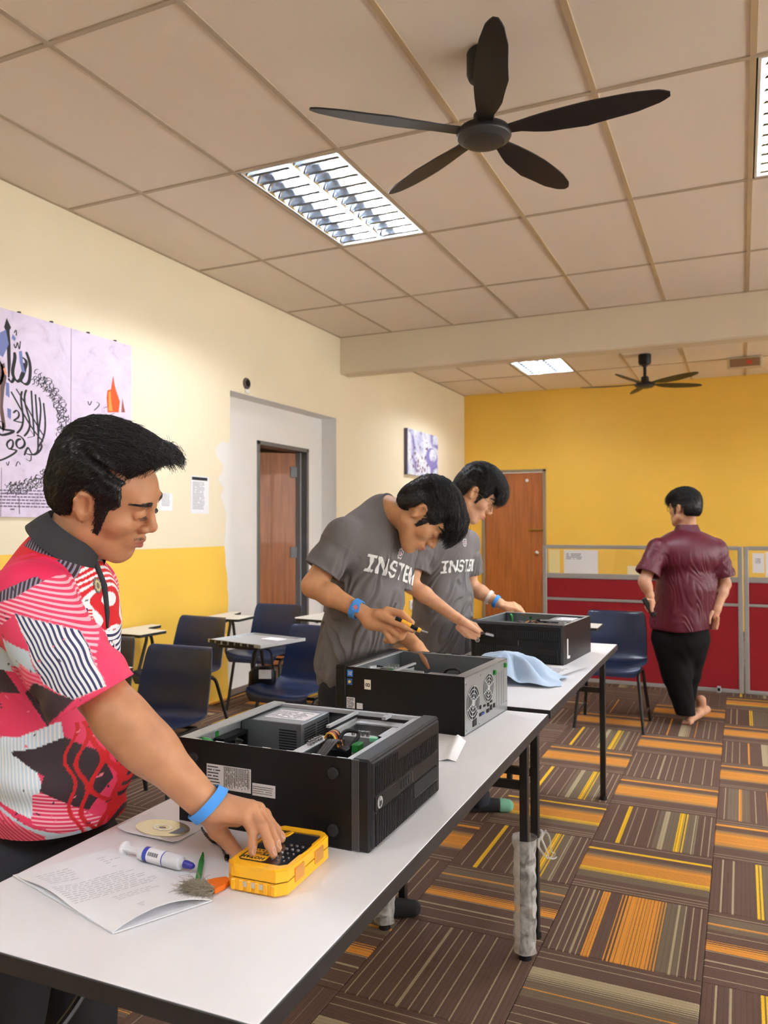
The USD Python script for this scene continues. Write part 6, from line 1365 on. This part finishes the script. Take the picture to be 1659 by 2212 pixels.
# student with the screwdriver
pt = math.radians(60); Rh2 = basis((FX*math.cos(.28)-FY*math.sin(.28))*math.cos(pt)-np.array([0, 0, math.sin(pt)]), FX*math.sin(pt)+np.array([0, 0, math.cos(pt)])-FY*.1)
od2 = at_depth(916, 1112, 2.63); fx2 = unit(FX*.77-FY*.64)
hand2 = [('cap', J(795, 1332, 2.46), J(832, 1330, 2.44), .026, .022), ('cap', J(800, 1345, 2.45), J(842, 1352, 2.43), .024, .021),
         ('chain', [J(836, 1318, 2.44, .0125), J(868, 1326, 2.42, .0108), J(890, 1345, 2.40, .0085)], .008), ('chain', [J(815, 1328, 2.43, .0140), J(848, 1342, 2.40, .0115), J(872, 1352, 2.385, .0105), J(892, 1362, 2.385, .0085)], .008),
         ('chain', [J(846, 1340, 2.42, .0122), J(876, 1358, 2.40, .0105), J(868, 1374, 2.41, .0095), J(852, 1368, 2.43, .0088)], .005), ('chain', [J(842, 1356, 2.42, .0120), J(864, 1376, 2.41, .0102), J(850, 1382, 2.42, .0092), J(838, 1372, 2.44, .0085)], .005), ('chain', [J(832, 1362, 2.43, .0110), J(846, 1384, 2.42, .0095), J(834, 1384, 2.44, .0085)], .005)]
wl2 = J(900, 1398, 2.62)
s2 = student('person in a grey printed t-shirt bent over the middle computer, holding a screwdriver', None, .95, Rh2, od2, at_depth(828, 1106, 2.72), J(742, 1160, 2.585), J(676, 1266, 2.55), J(782, 1322, 2.47), J(866, 1158, 2.84), J(838, 1340, 2.80), wl2,
    at_depth(806, 1190, 2.73), at_depth(792, 1300, 2.745), at_depth(772, 1430, 2.76), fx2, .735, skin2, None, [hand2, relaxed_left(np.array(wl2), FX*.75-np.array([0, 0, .65]), .85)], tee_hair(.052, long_front=.012), [((at_depth(770, 1430, 2.76)+FX*.06-FY*.13)*[1, 1, 0]), ((at_depth(770, 1430, 2.76)-FX*.06+FY*.12)*[1, 1, 0])], dark_jeans,
    cuffs=(.70, .62), text_at=(at_depth(789, 1214, 2.58), unit(FX*.52+FY*.80-np.array([0, 0, .22])), unit(np.array([0, 0, 1.])+FX*.06), .054, 'INSTEM'), girth=1.02, wrk=.8)
t2 = s2[0]; wristband((t2, s2[1]), J(676, 1266, 2.55), J(782, 1322, 2.47), .89, .032, .022, blue_band, label='blue strap wristband'); 
c = at_depth(768, 1312, 2.44); put('band_plate', on_plane(cbox((.026, .030, .005), .002), project_to(s2[1], np.array([c]), -FY, .006)[0], unit(FX*.93-np.array([0, 0, .38])), [.2, 0, 1]), blue_band, t2, label='blue plastic buckle of the wristband')
d = affinity.rotate(Point(0, 0).buffer(.0085, 1), 0); put('band_mark', on_plane(extr(d, .0005), project_to(s2[1], np.array([c]), -FY, .009)[0], unit(FX*.93-np.array([0, 0, .38])), [.2, 0, 1]), mat('band_mark', (206, 110, 110), .6), t2)
def badge(t, f, o, x, y, r):
    n = 10; st = Polygon([(r*(1 if i % 2 else .78)*math.cos(i*math.pi/n), r*1.25*(1 if i % 2 else .78)*math.sin(i*math.pi/n)) for i in range(2*n)]); g = flat(st.difference(affinity.scale(st, .72, .72)).union(affinity.scale(st, .5, .45).difference(affinity.scale(st, .28, .26))))
    decal(t, 'chest_badge', g, o, x, y, f, mat('badge_white', (214, 210, 216), .7), .0015, .006, label='round embroidered badge'); decal(t, 'badge_centre', flat(affinity.scale(st, .24, .2)), o, x, y, f, mat('badge_red', (196, 90, 90), .7), .002, .006)
badge(t2, s2[2], at_depth(873, 1196, 2.66), unit(FX*.4+FY*.9), [0, 0, 1], .017)
a, b, c = [at_depth(*q) for q in ((874, 1345, 2.385), (905, 1361, 2.375), (922, 1366, 2.37))]; ts = thing('screwdriver', 'small yellow and black screwdriver in the hand of the person at the middle computer', 'screwdriver', (0, 0, 0)); ax = unit(b-a)
put('handle', cylm(a-ax*.03, b, .0068, .0062, 12), black_plastic, ts, smooth=40); put('grip_stripe', cylm(a-ax*.01, a+ax*.022, .0072, .0072, 8), tool_yellow, ts); put('collar', cylm(b-ax*.004, b+ax*.006, .0078, .0062, 12), tool_yellow, ts, smooth=40); put('bit', cylm(b, b+unit(c-b)*.028, .0036, .003, 10), chrome, ts, smooth=40)
# farther student with glasses
pt = math.radians(40); Rh3 = basis((FX*math.cos(.12)-FY*math.sin(.12))*math.cos(pt)-np.array([0, 0, math.sin(pt)]), np.array([0, 0, 1.]))
od3 = at_depth(1018, 1066, 3.55)+Rh3@np.array([.0, .016, .012]); fx3 = unit(FX*.82-FY*.57)
hand3 = [('cap', J(985, 1334, 3.39), J(1004, 1346, 3.37), .024, .020), ('chain', [J(998, 1340, 3.36, .016), J(1016, 1352, 3.35, .0115), J(1034, 1364, 3.34, .009)], .007), ('chain', [J(1004, 1342, 3.38, .0125), J(1026, 1350, 3.36, .010), J(1040, 1366, 3.345, .0085)], .006),
         ('chain', [J(1000, 1352, 3.37, .0125), J(1020, 1366, 3.36, .0102), J(1034, 1373, 3.35, .0085)], .005), ('chain', [J(996, 1356, 3.37, .012), J(1014, 1374, 3.36, .0098), J(1026, 1378, 3.355, .0085)], .005), ('chain', [J(990, 1356, 3.38, .0115), J(1006, 1372, 3.37, .0092), J(1014, 1376, 3.37, .008)], .005)]
wl3 = J(1078, 1303, 3.79)
hand3b = [('cap', wl3, J(1092, 1308, 3.80), .022, .019)]+[('chain', [J(1090+i, 1305+2.5*i, 3.80-.016*i, .0115), J(1110+i*1.5, 1304+4*i, 3.795-.02*i, .0095), J(1122+i*2, 1311+4*i, 3.79-.024*i, .0082), J(1128+i*2.0, 1318+3*i, 3.785-.026*i, .0075)], .005) for i in range(4)]+[('chain', [J(1082, 1309, 3.77, .014), J(1096, 1316, 3.75, .0105), J(1106, 1321, 3.74, .0085)], .006)]
s3 = student('person in a grey printed t-shirt and thin glasses at the farthest computer', None, .95, Rh3, od3, at_depth(978, 1124, 3.66), J(906, 1172, 3.54), J(886, 1262, 3.50), J(976, 1328, 3.40), J(1008, 1172, 3.80), J(1016, 1266, 3.84), wl3,
    at_depth(956, 1200, 3.67), at_depth(958, 1290, 3.68), at_depth(952, 1390, 3.69), fx3, .70, skin3, None, [hand3, hand3b], tee_hair(.060, long_front=.0, top=.008), [((at_depth(952, 1390, 3.69)+FX*.16-FY*.1)*[1, 1, 0]), ((at_depth(952, 1390, 3.69)-FX*.02+FY*.12)*[1, 1, 0])], dark_jeans,
    cuffs=(.66, .70), text_at=(at_depth(972, 1224, 3.50), unit(FX*.62+FY*.78), unit(np.array([0, 0, 1.])-FX*.14), .052, 'INSTEM'), girth=1.02, seed=8, wrk=.8)
t3 = s3[0]; glasses(t3, od3, Rh3, .95)
badge(t3, s3[2], at_depth(1010, 1172, 3.60), unit(FX*.4+FY*.9), [0, 0, 1], .017)
e3, w3 = J(1016, 1266, 3.84), wl3; wristband((t3, s3[1]), e3, w3, .66, .032, .016, mat('white_band', (226, 216, 204), .6), label='white wristband'); wristband((t3, s3[1]), e3, w3, .90, .032, .018, blue_band, label='blue wristband')
a, b = at_depth(1038, 1366, 3.34), at_depth(1064, 1372, 3.33); ax = unit(b-a); ts = thing('screwdriver_bit', 'short silver bit holder between the fingers of the person with glasses', 'tool bit', (0, 0, 0)); put('shaft', cylm(a, a+ax*.025, .005, .005, 10), mat('dark_steel', (80, 80, 84), .35, .8), ts, smooth=40); put('socket', cylm(a+ax*.022, b+ax*.006, .0072, .0072, 12), chrome, ts, smooth=40)
for who, tt_, ft, c1 in ((0, t2, at_depth(770, 1430, 2.76)[:2]+FX[:2]*.06-FY[:2]*.13, (24, 24, 26)), (1, t2, at_depth(770, 1430, 2.76)[:2]-FX[:2]*.06+FY[:2]*.12, (24, 24, 26)), (2, t3, at_depth(952, 1390, 3.69)[:2]+FX[:2]*.16-FY[:2]*.1, (30, 30, 34)), (3, t3, at_depth(952, 1390, 3.69)[:2]-FX[:2]*.02+FY[:2]*.12, (30, 30, 34))):
    q = np.array([*ft, 0]); sf = Field().u(Cap(q+FX*-.03+[0, 0, .035], q+FX*.13+[0, 0, .026], .036, .027), 0); sf.post = lambda p, d: np.maximum(d, -p[:, 2]+.001)
    P, Fc = surface(sf, q-[.2, .2, .01], q+[.25, .25, .12], .005, 1); sk = put('sock', (P, Fc), mat('sock_%d' % c1[0], c1, .9), tt_, smooth=True)
    if who >= 2:
        sf2 = Field().u(Cap(q+FX*.105+[0, 0, .027], q+FX*.132+[0, 0, .026], .0305, .0285), 0); sf2.post = lambda p, d: np.maximum(d, -p[:, 2]+.0005); P, Fc = surface(sf2, q-[.2, .2, .01], q+[.25, .25, .12], .004, 1); put('sock_toe', (P, Fc), mat('mint_sock', (112, 168, 144), .9), sk, smooth=True, label='mint green toe of the sock')
# ---- the man walking away
satin = mat('maroon_satin', (84, 16, 36), .46, 0, .4, var=(4, .08))
pt = math.radians(2); f4 = unit(FY*.84-FX*.54); Rh4 = basis(f4, np.array([0, 0, 1.])); od4 = at_depth(1479, 1098, 5.10)
wr4, wl4 = J(1549, 1316, 5.02), J(1404, 1286, 4.95)
ph = [('cap', wl4, J(1402, 1300, 4.94), .025, .02)]+[('chain', [J(1398+3*i, 1298, 4.93-.012*i, .0115), J(1396+4*i, 1312, 4.925-.012*i, .0095), J(1400+3*i, 1320, 4.92-.012*i, .008)], .005) for i in range(4)]+[('chain', [J(1408, 1290, 4.92, .013), J(1412, 1302, 4.91, .01), J(1410, 1312, 4.905, .0085)], .006)]
rh = [('cap', wr4, J(1545, 1334, 5.01), .024, .02)]+[('chain', [J(1540+3.5*i, 1334, 5.03-.015*i, .011), J(1538+4*i, 1348, 5.03-.015*i, .0093), J(1536+4*i, 1358, 5.025-.015*i, .0078)], .005) for i in range(4)]+[('chain', [J(1538, 1322, 5.0, .013), J(1533, 1336, 4.99, .0095), J(1533, 1346, 4.99, .008)], .006)]
hip4 = at_depth(1470, 1345, 5.12); f4r, f4l = at_z(1511, 1556, 0.), at_z(1480, 1540, 0.); skin4 = skin('skin_beige', (196, 146, 116))
s4 = student('person in a maroon short-sleeved shirt and black trousers walking away barefoot', None, .95, Rh4, od4, at_depth(1484, 1150, 5.10), J(1548, 1186, 5.08), J(1566, 1262, 5.08), wr4, J(1420, 1184, 5.02), J(1392, 1256, 4.96), wl4,
    at_depth(1484, 1200, 5.09), at_depth(1482, 1270, 5.10), hip4, FY, at_depth(1470, 1352, 5.12)[2]-.015, skin4, None, [rh, ph], tee_hair(.06, sidez=-.02, back=-.052), [((hip4+FX*.06+FY*.12)*[1, 1, 0]), ((hip4+FX*.02-FY*.05)*[1, 1, 0])], mat('black_cloth', (8, 8, 9), .85, 0, .2), cuffs=(.78, .78), tee=satin, girth=1.36, sleeve=.075, bodyx='back', seed=12, h=.005, wrk=.32, pant_z=.082)
t4 = s4[0]
for (hx, tx, lift) in ((at_z(1526, 1556, .0), at_z(1482, 1566, .0), .045), (at_z(1494, 1541, 0.), at_z(1468, 1540, .0), .0)):
    ff = Field().u(Cap(hx+[0, 0, .026+lift], tx*.4+hx*.6+[0, 0, .03+lift*.6], .027, .027), 0).u(Cap(tx*.4+hx*.6+[0, 0, .03+lift*.6], tx*.85+hx*.15+[0, 0, .018], .027, .020), .02).u(Cap(hx+(tx-hx)*.2+[0, 0, .03+lift], hx+(tx-hx)*.25+[0, 0, .12+lift*.5], .026, .030), .02)
    sx_ = unit(np.cross(unit(tx-hx), [0, 0, 1.]))
    for i in range(5): ff.chain([(*(tx*.82+hx*.18+sx_*(.018-.009*i)+[0, 0, .014]), .0095), (*(tx*(1.02-.02*i)+hx*(-.02+.02*i)+sx_*(.019-.0095*i)+[0, 0, .0085]), .0078 if i else .0095)], .005)
    ff.post = lambda p, d: np.maximum(d, -p[:, 2]+.0005); P, Fc = surface(ff, np.minimum(hx, tx)-[.06, .06, .005], np.maximum(hx, tx)+[.06, .06, .2], .004, 1); put('bare_foot', (P, Fc), skin4, t4, smooth=True, label='bare foot', prims={'tint': (np.zeros(len(P)), Sdf.ValueTypeNames.FloatArray)})
ncol = at_depth(1484, 1146, 5.10); N_ = np.stack([FX, FY, [0, 0, 1.]], 1); aa = np.linspace(0, 2*np.pi, 41)
ring_c = lambda r, z: np.stack([ncol+FX*r*math.cos(x)+FY*r*.95*math.sin(x)+[0, 0, z] for x in aa])
put('shirt_collar', thick(np.stack([ring_c(.062, -.012), ring_c(.060, .030), ring_c(.064, .036), ring_c(.074, .010), ring_c(.082, -.012)], 1), .003), satin, t4, smooth=50)
glasses(t4, od4, Rh4, .95)
c = at_depth(1402, 1312, 4.90); t = thing('phone', 'black phone held in the left hand of the person in the maroon shirt', 'phone', M=mat4(frame(FX*.5-np.array([0, 0, .86]), FY), c)); put('phone_body', cbox((.03, .018, .13), .004), black_plastic, t); put('phone_screen', MB().box((-.012, -.0098, -.05), (.012, -.0088, .05)).get(), hole, t)
